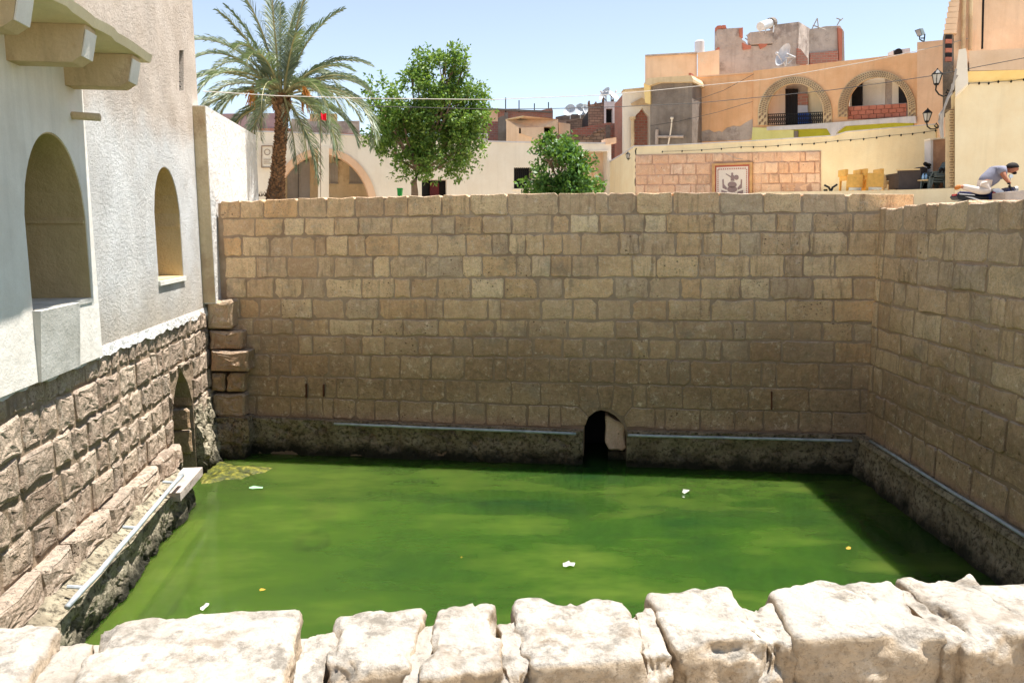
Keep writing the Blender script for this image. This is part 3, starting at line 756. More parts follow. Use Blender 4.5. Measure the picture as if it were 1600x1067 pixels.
# roof slab and beams
zb = 1.64; zr = 2.0
roof = MB()
ys_ = [3+i*.18 for i in range(int((yN1-.1-3)/.18)+2)]
for i in range(len(ys_)-1):
    e0 = .86+.05*nz((ys_[i]*3, 0, 0)); e1 = .86+.05*nz((ys_[i+1]*3, 0, 0))
    z0 = zr+.02*nz((ys_[i]*4, 5, 0)); z1 = zr+.02*nz((ys_[i+1]*4, 5, 0))
    roof.add([lp(ys_[i], z0, OF-.3), lp(ys_[i+1], z1, OF-.3), lp(ys_[i+1], z1, e1), lp(ys_[i], z0, e0), lp(ys_[i], z0+.09, OF-.3), lp(ys_[i+1], z1+.09, OF-.3), lp(ys_[i+1], z1+.09, e1+.03), lp(ys_[i], z0+.09, e0+.03)],
             [(0, 1, 2, 3), (4, 5, 6, 7), (2, 3, 7, 6), (0, 1, 5, 4)]+([(0, 3, 7, 4)] if i == 0 else [])+([(1, 2, 6, 5)] if i == len(ys_)-2 else []))
roof.build('roof_slab', M['cream'], nh)
for yb_ in (yN1-.22, yN1-1.5, yN1-2.8, yN1-4.1):
    pts = [lp(yb_, zb, OF-.1), lp(yb_, zb, .66), lp(yb_, zb+.06, .75), lp(yb_, zr-.003, .81), lp(yb_, zr-.003, OF-.1)]
    MB().prism(pts, ldir*-.26).build('roof_beam', M['cream_old'], nh)
    MB().prism([lp(yb_-.005, zb+.06, .752), lp(yb_-.005, zr-.05, .808), lp(yb_-.005, zr-.05, .82), lp(yb_-.005, zb+.06, .765)], ldir*-.25).build('beam_end', M['white_smooth'], nh)
sp0, sp1 = ol(118, 182, OF), ol(118, 182, OF)+ln*.34+V((0, 0, -.02))
MB().tube([lp(yN1-.35, sp0.z, OF-.1), lp(yN1-.35, sp0.z-.02, OF+.3)], .045, 10).build('spout', M['cream_old'], nh, smooth=True)
# free-standing white wall past the tower
ww = thing('boundary_wall', 'bright white rough plastered wall with a sloping top running back beside the palm', 'wall', lp(16, -1.4))
OW = .23
y0w = 14.58; y1w = lyz(402, 260, OW)[0]
za_ = lyz(322, 166, OW)[1]; zb2 = lyz(402, 213, OW)[1]
MB().prism([lp(y0w, -1.36, OW), lp(y0w, za_, OW), lp(y1w, zb2, OW), lp(y1w, -1.36, OW)], -ln*.25).build('wall', M['white_rough'], ww)
MB().prism([lp(y0w-.003, -1.34, OW-.01), lp(y0w-.003, za_-.02, OW-.01), lp(y0w-.003, za_-.02, OW-.235), lp(y0w-.003, -1.34, OW-.235)], ldir*-.012).build('wall_end_shade', M['cream_old'], ww)  # tan plate: painted shade on the white wall's front-facing end

# ------------------------------------------------------------------ NEAR PARAPET
def lump(name, px4, zt, h, mat, parent, p=9, amp=.012, n=30, seed=0, sc=7, flat=False):
    q = [onz(x, y, zt) for x, y in px4]           # far-left, far-right, near-right, near-left
    key = {}; vs_ = []; f = []; pp_ = p*1.6
    def vid(i, j, k):
        if (i, j, k) in key: return key[(i, j, k)]
        p = pp_; c = [2*i/n-1, 2*j/n-1, 2*k/n-1]
        nn = (abs(c[0])**p+abs(c[1])**p+abs(c[2])**p)**(1/p)
        c = [a/nn for a in c]
        u, v_, w_ = (c[0]+1)/2, (c[1]+1)/2, (c[2]+1)/2
        b = (q[0]*(1-u)+q[1]*u)*(1-v_)+(q[3]*(1-u)+q[2]*u)*v_
        pt = b+V((0, 0, -h*(1-w_)))
        d = V(c).normalized(); d = V((d.x, -d.y, d.z))
        o_ = V((seed*3.1, seed*1.3, 0))
        dd = fbm(pt+o_, sc*2.6, 5)*amp*.9+fbm(pt+o_, 3.0, 2)*amp*1.0
        chip = max(0, fbm(pt+o_*2, 6, 4)-.05)*amp*4.5
        edge = max(0, min(1, (sorted(abs(a) for a in c)[1]-.7)/.25)); edge = .10+.9*edge
        pt = pt+d*(dd*(1 if c[2] < .9 else .55)-chip*edge)
        vs_.append(pt); key[(i, j, k)] = len(vs_)-1; return key[(i, j, k)]
    for a in range(n):
        for b in range(n):
            f.append((vid(a,b,n), vid(a+1,b,n), vid(a+1,b+1,n), vid(a,b+1,n)))
            f.append((vid(a,b,0), vid(a,b+1,0), vid(a+1,b+1,0), vid(a+1,b,0)))
            f.append((vid(0,a,b), vid(0,a,b+1), vid(0,a+1,b+1), vid(0,a+1,b)))
            f.append((vid(n,a,b), vid(n,a+1,b), vid(n,a+1,b+1), vid(n,a,b+1)))
            f.append((vid(a,0,b), vid(a+1,0,b), vid(a+1,0,b+1), vid(a,0,b+1)))
            f.append((vid(a,n,b), vid(a,n,b+1), vid(a+1,n,b+1), vid(a+1,n,b)))
    return mo(name, vs_, f, mat, parent, smooth=True)
NZ = -.95
nw = thing('parapet_wall', 'sunlit low parapet of big rough pale limestone blocks across the foreground', 'wall', onz(800, 1010, -1.5))
LUMPS = [
 ([(-120,966),(95,972),(25,1090),(-170,1100)], 0, 14, .014), ([(92,1002),(162,990),(100,1095),(15,1096)], -.035, 6, .02),
 ([(152,966),(472,948),(446,1070),(92,1095)], 0, 16, .012), ([(466,984),(532,978),(512,1088),(438,1090)], -.02, 9, .02),
 ([(522,958),(664,944),(640,1038),(504,1046)], 0, 13, .016), ([(654,966),(696,962),(664,1070),(626,1070)], -.025, 8, .02),
 ([(682,946),(774,938),(790,1042),(650,1056)], 0, 12, .018), ([(768,966),(838,960),(838,1060),(782,1064)], -.02, 9, .02),
 ([(800,932),(992,928),(1008,1026),(808,1040)], 0, 16, .014), ([(982,944),(1020,942),(1058,1032),(1002,1036)], -.012, 9, .018),
 ([(1003,922),(1138,912),(1206,994),(1056,1016)], 0, 14, .016), ([(1130,940),(1212,934),(1250,1002),(1194,1012)], -.015, 8, .024),
 ([(1196,914),(1392,901),(1484,992),(1242,996)], 0, 16, .014), ([(1382,916),(1418,912),(1520,998),(1476,1002)], -.012, 9, .018),
 ([(1396,900),(1516,890),(1640,988),(1514,996)], 0, 16, .014), ([(1512,911),(1700,906),(1840,975),(1634,992)], 0, 18, .005)]
for i, (px4, dz, p_, am) in enumerate(LUMPS):
    lump('coping_stone', px4, NZ+dz, .46, M['stone_near'], nw, p=p_, amp=am, seed=i)
e = [onz(-200, 1018, -1.07), onz(1700, 960, -1.07), onz(1900, 985, -1.07), onz(-260, 1120, -1.07)]
MB().prism([e[0], e[1], e[2], e[3]], (0, 0, -.7)).build('mortar', M['stone_near'], nw)
d0 = onz(-400, 1010, -.95); d1 = onz(1900, 920, -.95); d0.z = d1.z = -1.2
MB().prism([d0, d1, d1+V((0, 0, -3.8)), d0+V((0, 0, -3.8))], (0, -.3, 0)).build('retaining_face', M['mortar_left'], nw)
lv = [];
for i in range(60):
    x = 1405+rs.uniform(-22, 24)*.8; y = 1062+rs.uniform(-5, 9)
    p = onz(x, y, -1.22)+V((0, -.06, 0)); a = rs.uniform(0, 6.28); h_ = rs.uniform(.03, .07)
    lv.append((p, a, h_))
mb = MB()
for p, a, h_ in lv:
    s_ = V((math.cos(a), math.sin(a), 0)); mb.add([p-s_*.006, p+s_*.006, p+s_*.012+V((math.sin(a)*.02, 0, h_))], [(0, 1, 2)])
tag(mb.build('weed', M['leaf_bush'], None), 'tiny green weed at the front foot of the near parapet, right of centre', 'weed')

# ------------------------------------------------------------------ GROUND
def sheet(name, pts, mat): return mo(name, pts, [tuple(range(len(pts)))], mat, kind='structure', center=False)
wl = lp(15.2, 0, -.4)
sheet('plaza_ground', [(-400, 15.62, .3), (-5.4, 15.6, .3), (6.5, 14.22, .3), (7.3, 14.15, .3), (7.3, 15.5, .3), (400, 15.5, .3), (400, 700, .3), (-400, 700, .3)], M['paving'])
sheet('side_ground', [(6.95, -30, 0), (400, -30, 0), (400, 15.5, 0), (6.95, 15.5, 0)], M['paving'])
sheet('near_ground', [(-40, -30, -1.6), (40, -30, -1.6), (40, 1.35, -1.6), (-40, 1.35, -1.6)], M['paving'])
MB().box((6.96, 2.6, -5.3), (7.4, 15, -.02)).build('earth_bank', M['mortar_back'], kind='structure')
MB().box((-60, 2, -5.3), (-7.2, 40, -1.7)).build('left_ground', M['paving'], kind='structure')

# ------------------------------------------------------------------ BACKGROUND: helpers
def P2(px, Y): p = at(px, 362, Y); return (p.x, p.y)
def PL(a, b): return (P2(*a), P2(*b))
def fac(name, loops, plane, back, mat, parent, off=0, **k):
    (ax, ay), (bx, by) = plane
    d = V((bx-ax, by-ay, 0)).normalized(); n_ = V((d.y, -d.x, 0))
    if n_.y > 0: n_ = -n_
    A_ = (ax+n_.x*off, ay+n_.y*off); B_ = (bx+n_.x*off, by+n_.y*off)
    if not isinstance(loops[0][0], (tuple, list)): loops = [loops]
    return slab(name, loops, lambda x, y: onpl(x, y, A_, B_), -n_*back, mat, parent, **k)
def R4(x0, y0, x1, y1, y0b=None, y1b=None):
    y0b = y0 if y0b is None else y0b; y1b = y1 if y1b is None else y1b
    return [(x0, y0), (x1, y0b), (x1, y1b), (x0, y1)]

# ---- white arcade building
AR = PL((403, 27.0), (950, 30.2))
ar = thing('arcade_building', 'long low cream building with a wide arch behind the palm', 'building', at(600, 320, 27.5))
def wide(x0, x1, yt, yb, n=24, e=1.0):
    cx = (x0+x1)/2; r = (x1-x0)/2
    return [(cx-r*math.cos(math.pi*i/n), yb-(yb-yt)*math.sin(math.pi*i/n)**e) for i in range(n+1)]
wa = wide(419, 590, 231.5, 330)
al = [(896, 330), (896, 237), (949, 237), (949, 330)]
wb = R4(803, 262, 831, 295); dd = R4(659, 281, 700, 325)
fac('wall', [[(385, 205.5), (470, 208), (560, 212), (731, 220.5), (800, 222.5), (955, 224.5), (955, 340), (385, 340)], wa, al, wb, dd], AR, .55, M['cream_pale'], ar)
ring = wide(419, 590, 231.5, 330)+wide(431, 579, 241, 330)[::-1]
fac('arch_ring', ring, AR, .6, M['peach'], ar, off=.06)
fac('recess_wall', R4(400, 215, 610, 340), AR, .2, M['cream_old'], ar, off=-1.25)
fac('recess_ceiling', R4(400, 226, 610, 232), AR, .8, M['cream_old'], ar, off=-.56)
fac('pillar', R4(497, 229, 514, 340), AR, .35, M['cream_pale'], ar, off=.08)
d_ = fac('door', R4(449, 253, 484, 335), AR, .06, M['door_grey'], ar, off=-1.2)
fac('door_gap', R4(465.7, 253, 466.4, 335), AR, .02, M['dark'], d_, off=-1.185)
fac('transom', [(462, 248), (470, 244.5), (482, 244), (482, 252.5), (461, 252.5)], AR, .05, M['dark'], ar, off=-1.2)
fac('transom', R4(523, 243.5, 534, 251), AR, .05, M['dark'], ar, off=-1.2)
for (x0, x1, y0, y1) in ((514.5, 528, 255, 286), (546, 574, 258, 286)):
    sh = fac('shutter', R4(x0, y0, x1, y1), AR, .06, M['grey_shutter'], ar, off=-1.19)
    nn = int((x1-x0)/4)
    for i in range(1, nn): fac('shutter_rib', R4(x0+i*4-.3, y0, x0+i*4+.3, y1), AR, .02, M['door_grey'], sh, off=-1.17)
    fac('shutter_sill', R4(x0-1, y1, x1+1, y1+1.2), AR, .1, M['door_grey'], sh, off=-1.12)
# small vestibule door
fac('doorway_back', R4(655, 278, 704, 330), AR, .1, M['dark'], ar, off=-.6)
fac('door_leaf', R4(672, 286, 686, 330), AR, .05, plain('door_red', '5a1c20', .6), ar, off=-.4)
fac('door_frame', R4(698, 280, 701.5, 326), AR, .2, M['cream_pale'], ar, off=.04)
# barred window
wn = fac('window', R4(800, 259, 834, 297), AR, .05, M['dark'], ar, off=-.4)
for i in range(9): fac('window_bar', R4(804+i*3.1, 262, 804.7+i*3.1, 295), AR, .02, M['iron'], wn, off=-.02)
for y in (268, 279, 289): fac('window_bar', R4(803, y, 831, y+.6), AR, .02, M['iron'], wn, off=-.03)
fac('window_sill', R4(801, 295, 833, 297), AR, .12, M['cream_pale'], ar, off=.05)
# alcove at the right end with half arch
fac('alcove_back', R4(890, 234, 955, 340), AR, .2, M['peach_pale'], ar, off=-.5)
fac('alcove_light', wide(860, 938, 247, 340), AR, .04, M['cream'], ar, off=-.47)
fac('alcove_ring', wide(852, 947, 238.5, 340)+wide(858, 940, 245, 340)[::-1], AR, .2, M['peach'], ar, off=-.25)
fac('parapet_moulding', [(893, 234.5), (951, 234.5), (951, 236.5), (893, 236.5)], AR, .1, M['cream_pale'], ar, off=.07)
fac('parapet_post', [(947, 217), (963, 215), (963, 224), (947, 225)], AR, .5, M['peach'], ar, off=.1)
fac('coping', [(385, 204), (470, 206.5), (560, 210.5), (731, 219), (800, 221), (946, 223), (946, 225), (800, 223.2), (731, 221.2), (560, 212.8), (470, 208.7), (385, 206.2)], AR, .62, M['ledge_white'], ar, off=.04)
sg = thing('notice_board', 'pale framed notice board with round emblem on the cream wall beside the palm trunk', 'sign', at(416, 262, 26.9))
fac('board', R4(409, 228.5, 426, 262), AR, .04, M['cream_pale'], sg, off=.09)
for q in (R4(408.2, 227.6, 426.8, 229), R4(408.2, 261, 426.8, 262.4), R4(408.2, 229, 409.4, 261), R4(425.6, 229, 426.8, 261)):
    fac('frame', q, AR, .06, M['trunk_tree'], sg, off=.12)
ci = [(417.5+4*math.cos(a*math.pi/8), 238+4*math.sin(a*math.pi/8)) for a in range(16)]; co = [(417.5+4.8*math.cos(a*math.pi/8), 238+4.8*math.sin(a*math.pi/8)) for a in range(16)]
fac('emblem', [co, ci], AR, .01, M['trunk_tree'], sg, off=.105)
for y, x1 in ((249, 423), (252, 421), (255, 424)): fac('text_line', R4(412, y, x1, y+.8), AR, .01, M['trunk_tree'], sg, off=.105)
bn_ = thing('litter_bin', 'small bright green litter bin at the foot of the cream building', 'bin', at(623, 305, 26))
MB().prism([at(620.5, 296, 26), at(627.5, 296, 26), at(627, 306, 26), at(621, 306, 26)], (0, .25, 0)).build('bin_body', M['green_bin'], bn_)
MB().prism([at(620, 294, 26), at(628, 294, 26), at(628, 296, 26), at(620, 296, 26)], (0, .28, 0)).build('bin_lid', M['green_bin'], bn_)
MB().tube([at(624, 304, 26.1), at(624, 325, 26.1)], .03).build('bin_post', M['iron'], bn_)

# ---- houses behind the arcade
def DV(pxs, depth):
    x = min(pxs) if min(pxs) > 800 else (max(pxs) if max(pxs) < 800 else 800)
    return V(((x-800)/FPX*depth*1.03, depth, 0))
def house(name, label, Y, polys, depth=5, cat='house'):
    r = thing(name, label, cat, at(sum(p[0] for p in polys[0][1])/len(polys[0][1]), 300, Y))
    for i, (nm, pts, mat, off) in enumerate(polys):
        q = [at(x, y, Y-off) for x, y in pts]
        MB().prism(q, DV([p[0] for p in pts], depth if i == 0 else (.12 if off > 0 else depth*.9))).build(nm, M[mat], r)
    return r
house('flat_roofed_house', 'mauve grey flat wall behind the palm crown on the left', 40, [('wall', [(340, 178), (432, 177), (432, 330), (340, 330)], 'purple_wall', 0), ('brick_strip', [(405, 200), (476, 201.5), (476, 330), (405, 330)], 'brick', .1), ('pale_wall', [(455, 186), (484, 186), (484, 300), (455, 300)], 'concrete_pale', .3)])
house('orange_walled_house', 'orange topped house just behind the red flag', 42, [('wall', [(484, 178), (527, 178), (527, 330), (484, 330)], 'orange', 0), ('pale_band', [(478, 190), (562, 189), (562, 330), (478, 330)], 'concrete_pale', .3), ('brick_course', [(520, 207.5), (566, 210), (566, 214), (520, 211.5)], 'brick', .45), ('roof_gap', [(459, 205), (475, 206), (475, 209.5), (459, 208.5)], 'dark', .5)])
h = house('brick_house', 'long red brick house with bare concrete posts right of the big tree', 50, [('wall', [(700, 170), (765, 170.5), (864, 173), (864, 330), (700, 330)], 'brick', 0), ('plaster_panel', [(755, 171), (778, 172), (778, 192), (755, 192)], 'peach', .1), ('roof_edge', [(765, 169), (863, 174), (863, 176.5), (765, 172)], 'concrete', .3), ('post', [(788, 176), (794, 176), (794, 225), (788, 225)], 'concrete', .3), ('parapet_corner', [(846, 172.5), (862, 168.5), (864, 173), (864, 186), (846, 182)], 'brick', .2)])
for x, y in ((764, 159), (790, 153), (811, 157), (835, 162), (857, 160)):
    MB().tube([at(x, 176, 50), at(x, y, 50)], .035, 5).build('rebar_post', M['iron'], h)
house('purple_brick_house', 'dull purple brick house half hidden by the right side of the tree', 40, [('wall', [(735, 191), (778, 190), (778, 330), (735, 330)], 'brick_purple', 0), ('post', [(778, 185), (786, 181), (791, 186), (791, 330), (778, 330)], 'concrete', .05)])
h = thing('roof_frame', 'small white window frame standing on the roofline by the tree', 'frame', at(755, 219, 36))
for q in (R4(748, 209, 762, 210.8), R4(748, 217, 762, 218.6), R4(748, 209, 749.6, 219), R4(760.5, 209, 762.2, 219)):
    MB().prism([at(x, y, 36) for x, y in q], (0, .08, 0)).build('bar', M['ledge_white'], h)
h = thing('cube_house', 'peach plastered cube shaped house with one dark doorway and a tiny square window', 'house', at(832, 300, 36))
cw_ = slab('wall', [[(791, 187), (818, 181.5), (872, 186.5), (873, 330), (791, 330)], [(811, 200), (814, 200), (814, 209), (811, 209)], [(850, 198.5), (864, 198.5), (864, 222), (850, 222)]], lambda x, y: at(x, y, 36+(818-x)*.06 if x < 818 else 36), (0, .5, 0), M['peach_pale'], h)
MB().prism([at(793, 192, 38.2), at(818, 184, 36.6), at(871, 189, 36.6), at(871, 330, 36.6), at(793, 330, 38.2)], (0, 5, 0)).build('body', M['dark'], h)
MB().prism([at(790, 186.5, 37.7), at(818, 180.8, 35.95), at(818, 182.3, 35.95), at(790, 188, 37.7)], (0, .4, 0)).build('roof_edge', M['cream_old'], h)
MB().prism([at(873, 191.5, 36.3), at(891, 194, 36.3), at(891, 330, 36.3), at(873, 330, 36.3)], (0, 4, 0)).build('annexe', M['peach_pale'], h)
h = thing('ruined_wall', 'stepped ruined rubble stone wall above the cream building', 'wall', at(905, 300, 34))
MB().prism([at(x, y, 34) for x, y in ((871, 211), (900, 213), (921, 213.5), (925, 209), (930, 205), (935, 200.5), (945, 200), (947, 330), (871, 330))], (0, .5, 0)).build('wall', M['brick_stone'], h)
for i in range(13):
    x = 872+i*5.6+rs.uniform(-1, 1); y = interp([871, 921, 930, 945], [211.5, 213, 205, 200.5], x)
    MB().prism([at(x, y-rs.uniform(.3, 1.8), 33.9), at(x+4.2, y-rs.uniform(.3, 1.6), 33.9), at(x+4.4, y+2, 33.9), at(x, y+2, 33.9)], (0, .5, 0)).build('coping_stone', M['brick_stone'], h)
h = thing('stone_house', 'grey rubble stone house with a white framed window and notched parapet', 'house', at(945, 300, 44))
slab('wall', [[(920, 164), (942, 160), (974, 163), (975, 330), (920, 330)], [(946, 171), (957, 171), (957, 192), (946, 192)]], lambda x, y: at(x, y, 44), (0, .4, 0), M['brick_stone'], h)
MB().prism([at(922, 168, 44.8), at(973, 166, 44.8), at(973, 330, 44.8), at(922, 330, 44.8)], (0, 5, 0)).build('body', M['dark'], h)
for q in (R4(944, 159, 963, 170), R4(944, 170, 947, 194), R4(957, 170, 963, 194)):
    MB().prism([at(x, y, 43.9) for x, y in q], (0, .5, 0)).build('window_frame', M['ledge_white'], h)
for x, y in ((920.5, 157), (931, 158.5), (943, 152), (958, 154)):
    MB().prism([at(x-1.5, y+7, 43.95), at(x-1.2, y+1.5, 43.95), at(x, y, 43.95), at(x+1.3, y+1.5, 43.95), at(x+1.8, y+7, 43.95)], (0, .4, 0)).build('merlon', M['brick_stone'], h)
house('dark_roofed_house', 'low house with a dark flat roof under small satellite dishes', 52, [('wall', [(868, 187), (922, 183), (922, 330), (868, 330)], 'concrete_pale', 0), ('roof', [(868, 183), (888, 179), (920, 178.5), (922, 184), (868, 188)], 'concrete', .3), ('stone_wall', [(885, 190), (921, 184), (921, 330), (880, 330)], 'brick_stone', .8)])
house('red_brick_shed', 'deep red brick walls between the ruined wall and the cream tower', 38, [('wall', [(893, 203), (925, 196), (946, 193), (966, 193), (966, 330), (893, 330)], 'brick', 0), ('side_wall', [(963, 193.5), (975, 192), (975, 330), (963, 330)], 'brick_purple', .2), ('post', [(946, 196), (954, 196), (954, 216), (946, 216)], 'concrete', .3)])
def dish(loc, r, face, lab, mast=.5):
    d = thing('satellite_dish', lab, 'satellite dish', V(loc)-V((0, 0, mast)), group='satellite dishes on the roofs')
    fz = V(face).normalized(); qd = fz.to_track_quat('Z', 'Y'); vv = []; ff = []
    for k in range(5):
        for i in range(16):
            a = 2*math.pi*i/16; rr = r*k/4
            vv.append(V(loc)+qd @ V((rr*math.cos(a)*.9, rr*math.sin(a), .35*rr*rr/r)))
    for k in range(4):
        for i in range(16): ff.append((k*16+i, k*16+(i+1) % 16, (k+1)*16+(i+1) % 16, (k+1)*16+i))
    mo('reflector', vv, ff, M['metal_pale'], d, smooth=True)
    MB().tube([V(loc)-V((0, 0, mast)), V(loc)-V((0, 0, .02))], r*.06+.01, 6).build('mast', M['metal_pale'], d)
    tip = V(loc)+fz*r*1.0+V((0, 0, -.15*r))
    MB().tube([V(loc)-V((0, 0, r*.8)), tip], r*.03+.006, 5).tube([tip-fz*.04, tip+fz*.05], .03+r*.05, 6).build('receiver_arm', M['metal_pale'], d)
dish(at(891, 174, 51), .42, (-.4, -1, .5), 'left grey dish on the dark flat roof', .5)
dish(at(907, 173, 51), .42, (.1, -1, .4), 'middle round grey dish on the dark flat roof', .5)
dish(at(914, 172, 51), .35, (.8, -1, .4), 'small tilted dish right beside the stone house parapet', .5)
dish(at(947, 149, 44.2), .42, (-1, -.6, .7), 'white dish tilted up on the stone house, left one', .5)
dish(at(955, 151, 44.2), .42, (.7, -.6, .9), 'white dish facing right on the stone house roof', .5)
MB_ = MB()
an = thing('tv_aerial', 'thin white television aerial on the stone house roof', 'aerial', at(948, 160, 44))
MB().tube([at(948, 160, 44), at(945, 141, 44)], .03, 5).tube([at(940, 145, 44), at(951, 143, 44)], .02, 5).tube([at(942, 148, 44), at(950, 147, 44)], .02, 5).build('rods', M['metal_pale'], an)
fl = thing('flag', 'small red flag on a thin pole between the palm and the bushy tree', 'flag', at(501, 210, 17.5))
MB().tube([at(501, 330, 17.5), at(501, 173, 17.5)], .007, 6).build('pole', M['bark'], fl)
mo('cloth', [at(501, 176, 17.5), at(504, 179, 17.55), at(510, 177, 17.5), at(510, 189, 17.6), at(504, 188, 17.5), at(501, 186, 17.5)], [(0, 1, 4, 5), (1, 2, 3, 4)], M['flag'], fl)
fl = thing('flag', 'tiny tip of a red flag poking above the white sloping wall', 'flag', at(327, 170, 24))
MB().tube([at(327, 200, 24), at(327, 150, 24)], .015, 6).build('pole', M['metal_pale'], fl)
mo('cloth', [at(327, 152, 24), at(329, 154, 24), at(328.5, 164, 24), at(325.5, 166, 24), at(325.7, 156, 24)], [(0, 1, 2, 3, 4)], M['flag'], fl)

# ---- right cluster
CW = PL((990, 27.4), (1450, 22.0))
cw = thing('garden_wall', 'long cream plastered wall rising to the right, with a big pink stone panel set in it', 'wall', at(1150, 330, 25))
ctop = [(990, 229.5), (1040, 228), (1158, 222), (1303, 213), (1322, 207), (1448, 196), (1462, 195)]
fac('wall', [[*ctop, (1462, 330), (990, 350)]], CW, .35, M['cream'], cw)
cap = ctop+[(x, y-1.6) for x, y in reversed(ctop)]
fac('coping', cap, CW, .42, M['ledge_white'], cw, off=.04)
SW = (P2(990, 27.4), P2(948, 30.5))
fac('side_wall', [(947, 256), (951, 254), (975, 240), (990, 229.8), (990, 345), (947, 330)], SW, .3, M['cream'], cw)
fac('side_coping', [(947, 254.5), (951, 252.5), (975, 238.3), (990, 228), (990, 230), (975, 240.2), (951, 254.5), (947, 256.5)], SW, .34, M['ledge_white'], cw, off=.03)
crk = [(993.5, 232)]
for i in range(12): crk.append((993+rs.uniform(-1.5, 1), 236+i*5))
crk2 = [(x+rs.uniform(.6, 2), y) for x, y in reversed(crk)]
fac('broken_edge', crk+crk2, CW, .02, M['dark'], cw, off=.012)
# stones of the panel
rowsL = [242.5, 257, 274, 289, 304, 320]; rowsR = [236.5, 252, 270.7, 286, 302, 319]
py_ = lambda r, x: rowsL[r]+(rowsR[r]-rowsL[r])*(x-994)/(1282-994)
pan = [
 [994,1020,1045,1074,1103,1114,1130,1146,1176,1186,1210,1222,1251,1259,1282],
 [994,1024,1048,1068,1088,1111,1176,1196,1217,1233,1249,1274,1282],
 [994,1012,1036,1061,1090,1111,1176,1190,1202,1218,1238,1260,1282],
 [994,1008,1032,1056,1080,1111,1176,1190,1221,1245,1267,1282],
 [994,1022,1050,1075,1111,1176,1200,1230,1258,1282]]
(ax, ay), (bx, by) = CW
dC = V((bx-ax, by-ay, 0)).normalized(); nC = V((dC.y, -dC.x, 0));
if nC.y > 0: nC = -nC
def oc(px, py, off=0): return onpl(px, py, (ax+nC.x*off, ay+nC.y*off), (bx+nC.x*off, by+nC.y*off))
fac('panel_mortar', [(993, 242), (1282.5, 236), (1282.5, 321), (993, 322)], CW, .02, M['pink_panel'], cw, off=.02)
for r in range(5):
    for k in range(len(pan[r])-1):
        x0, x1 = pan[r][k], pan[r][k+1]
        if (x0, x1) == (1111, 1176): continue
        g = .45
        ya = py_(r, x0)+g; yb = py_(r+1, x0)-g
        if r == 0 and x0 >= 1103 and x1 <= 1176: yb -= 1.5
        q = [oc(x0+g, ya), oc(x1-g, py_(r, x1)+g), oc(x1-g, py_(r+1, x1)-g-(1.5 if r == 0 and x0 >= 1103 and x1 <= 1176 else 0)), oc(x0+g, yb)]
        block('stone', q, nC, .02, M['stone_panel'], cw, chamfer=.015, proud=.045, rough=.008, rnd=rs)
# mosaic
mz = thing('mosaic_panel', 'framed mosaic picture with a generic raised-arm figure, set in the pink stone panel', 'mosaic', oc(1144, 320))
fac('frame', [R4(1112.5, 256, 1175, 323, 253.5, 322), R4(1117, 259, 1171, 320, 257, 319)], CW, .1, M['mosaic_frame'], mz, off=.11)
fac('red_border', [R4(1116.5, 258.6, 1171.5, 321, 256.6, 320), R4(1119, 261.5, 1169, 318, 259.8, 317)], CW, .05, M['mosaic_red'], mz, off=.085)
fac('ground', R4(1118, 261, 1170, 319, 259, 318), CW, .04, M['mosaic_pale'], mz, off=.07)
mb = MB()
def tri_c(x, y, s_):
    mb.add([oc(x-s_, y+s_, .074), oc(x+s_, y+s_, .074), oc(x, y-s_, .074)], [(0, 1, 2)])
for i in range(13): tri_c(1123.5+i*3.4, 264.4-i*.13, 1.3)
for i in range(17): tri_c(1121.8, 266+i*3, 1.2); tri_c(1166.6, 265+i*3, 1.2)
mb.build('zigzag_border', M['mosaic_red'], mz, kind='stuff')
fg = MB()
def ell(cx, cy, rx, ry, n=12): return [(cx+rx*math.cos(2*math.pi*i/n), cy+ry*math.sin(2*math.pi*i/n)) for i in range(n)]
def addf(pts): fg.prism([oc(x, y, .078) for x, y in pts], -nC*.01)
addf(ell(1144, 272, 1.6, 2.2)); addf([(1142, 274), (1146.5, 274), (1147.5, 283), (1141.5, 283)])
addf([(1142.5, 276), (1134.5, 271.5), (1134, 272.6), (1142, 278)])
addf(ell(1150.5, 277.5, 3.8, 4)); addf(ell(1144, 289, 7.2, 5.2)); addf(ell(1144, 296, 8, 5))
for s_ in (-1, 1):
    addf([(1144+s_*9, 297), (1144+s_*15, 294), (1144+s_*15.5, 281), (1144+s_*13.5, 280), (1144+s_*13, 288), (1144+s_*8, 294)])
    addf([(1144+s_*8, 300), (1144+s_*17, 297), (1144+s_*17, 303), (1144+s_*8, 306)])
fg.build('figure', M['mosaic_dark'], mz)
# string of bulbs along the wall
def bulbs(label, pts, offp, rad=.026, step=1):
    r = thing('string_lights', label, 'string lights', offp(*pts[0]))
    MB().tube([offp(*p) for p in pts], .007, 5).build('cord', M['cable'], r)
    for p in pts[::step]:
        c = offp(*p); MB().tube([c+V((0, 0, .02)), c-V((0, 0, rad*.6)), c-V((0, 0, rad*1.6))], [rad*.5, rad, rad*.4], 6).build('bulb', M['iron'], r)
def sagline(pts, nn):
    out = []
    for a, b in zip(pts, pts[1:]):
        for i in range(nn): out.append((a[0]+(b[0]-a[0])*i/nn, a[1]+(b[1]-a[1])*i/nn+1.2*math.sin(math.pi*i/nn)))
    return out+[pts[-1]]
bulbs('dark cord of small bulbs along the top of the cream garden wall', sagline([(1035, 237), (1158, 230), (1235, 226), (1309, 220), (1390, 212), (1462, 204)], 4), lambda x, y: oc(x, y, .08))
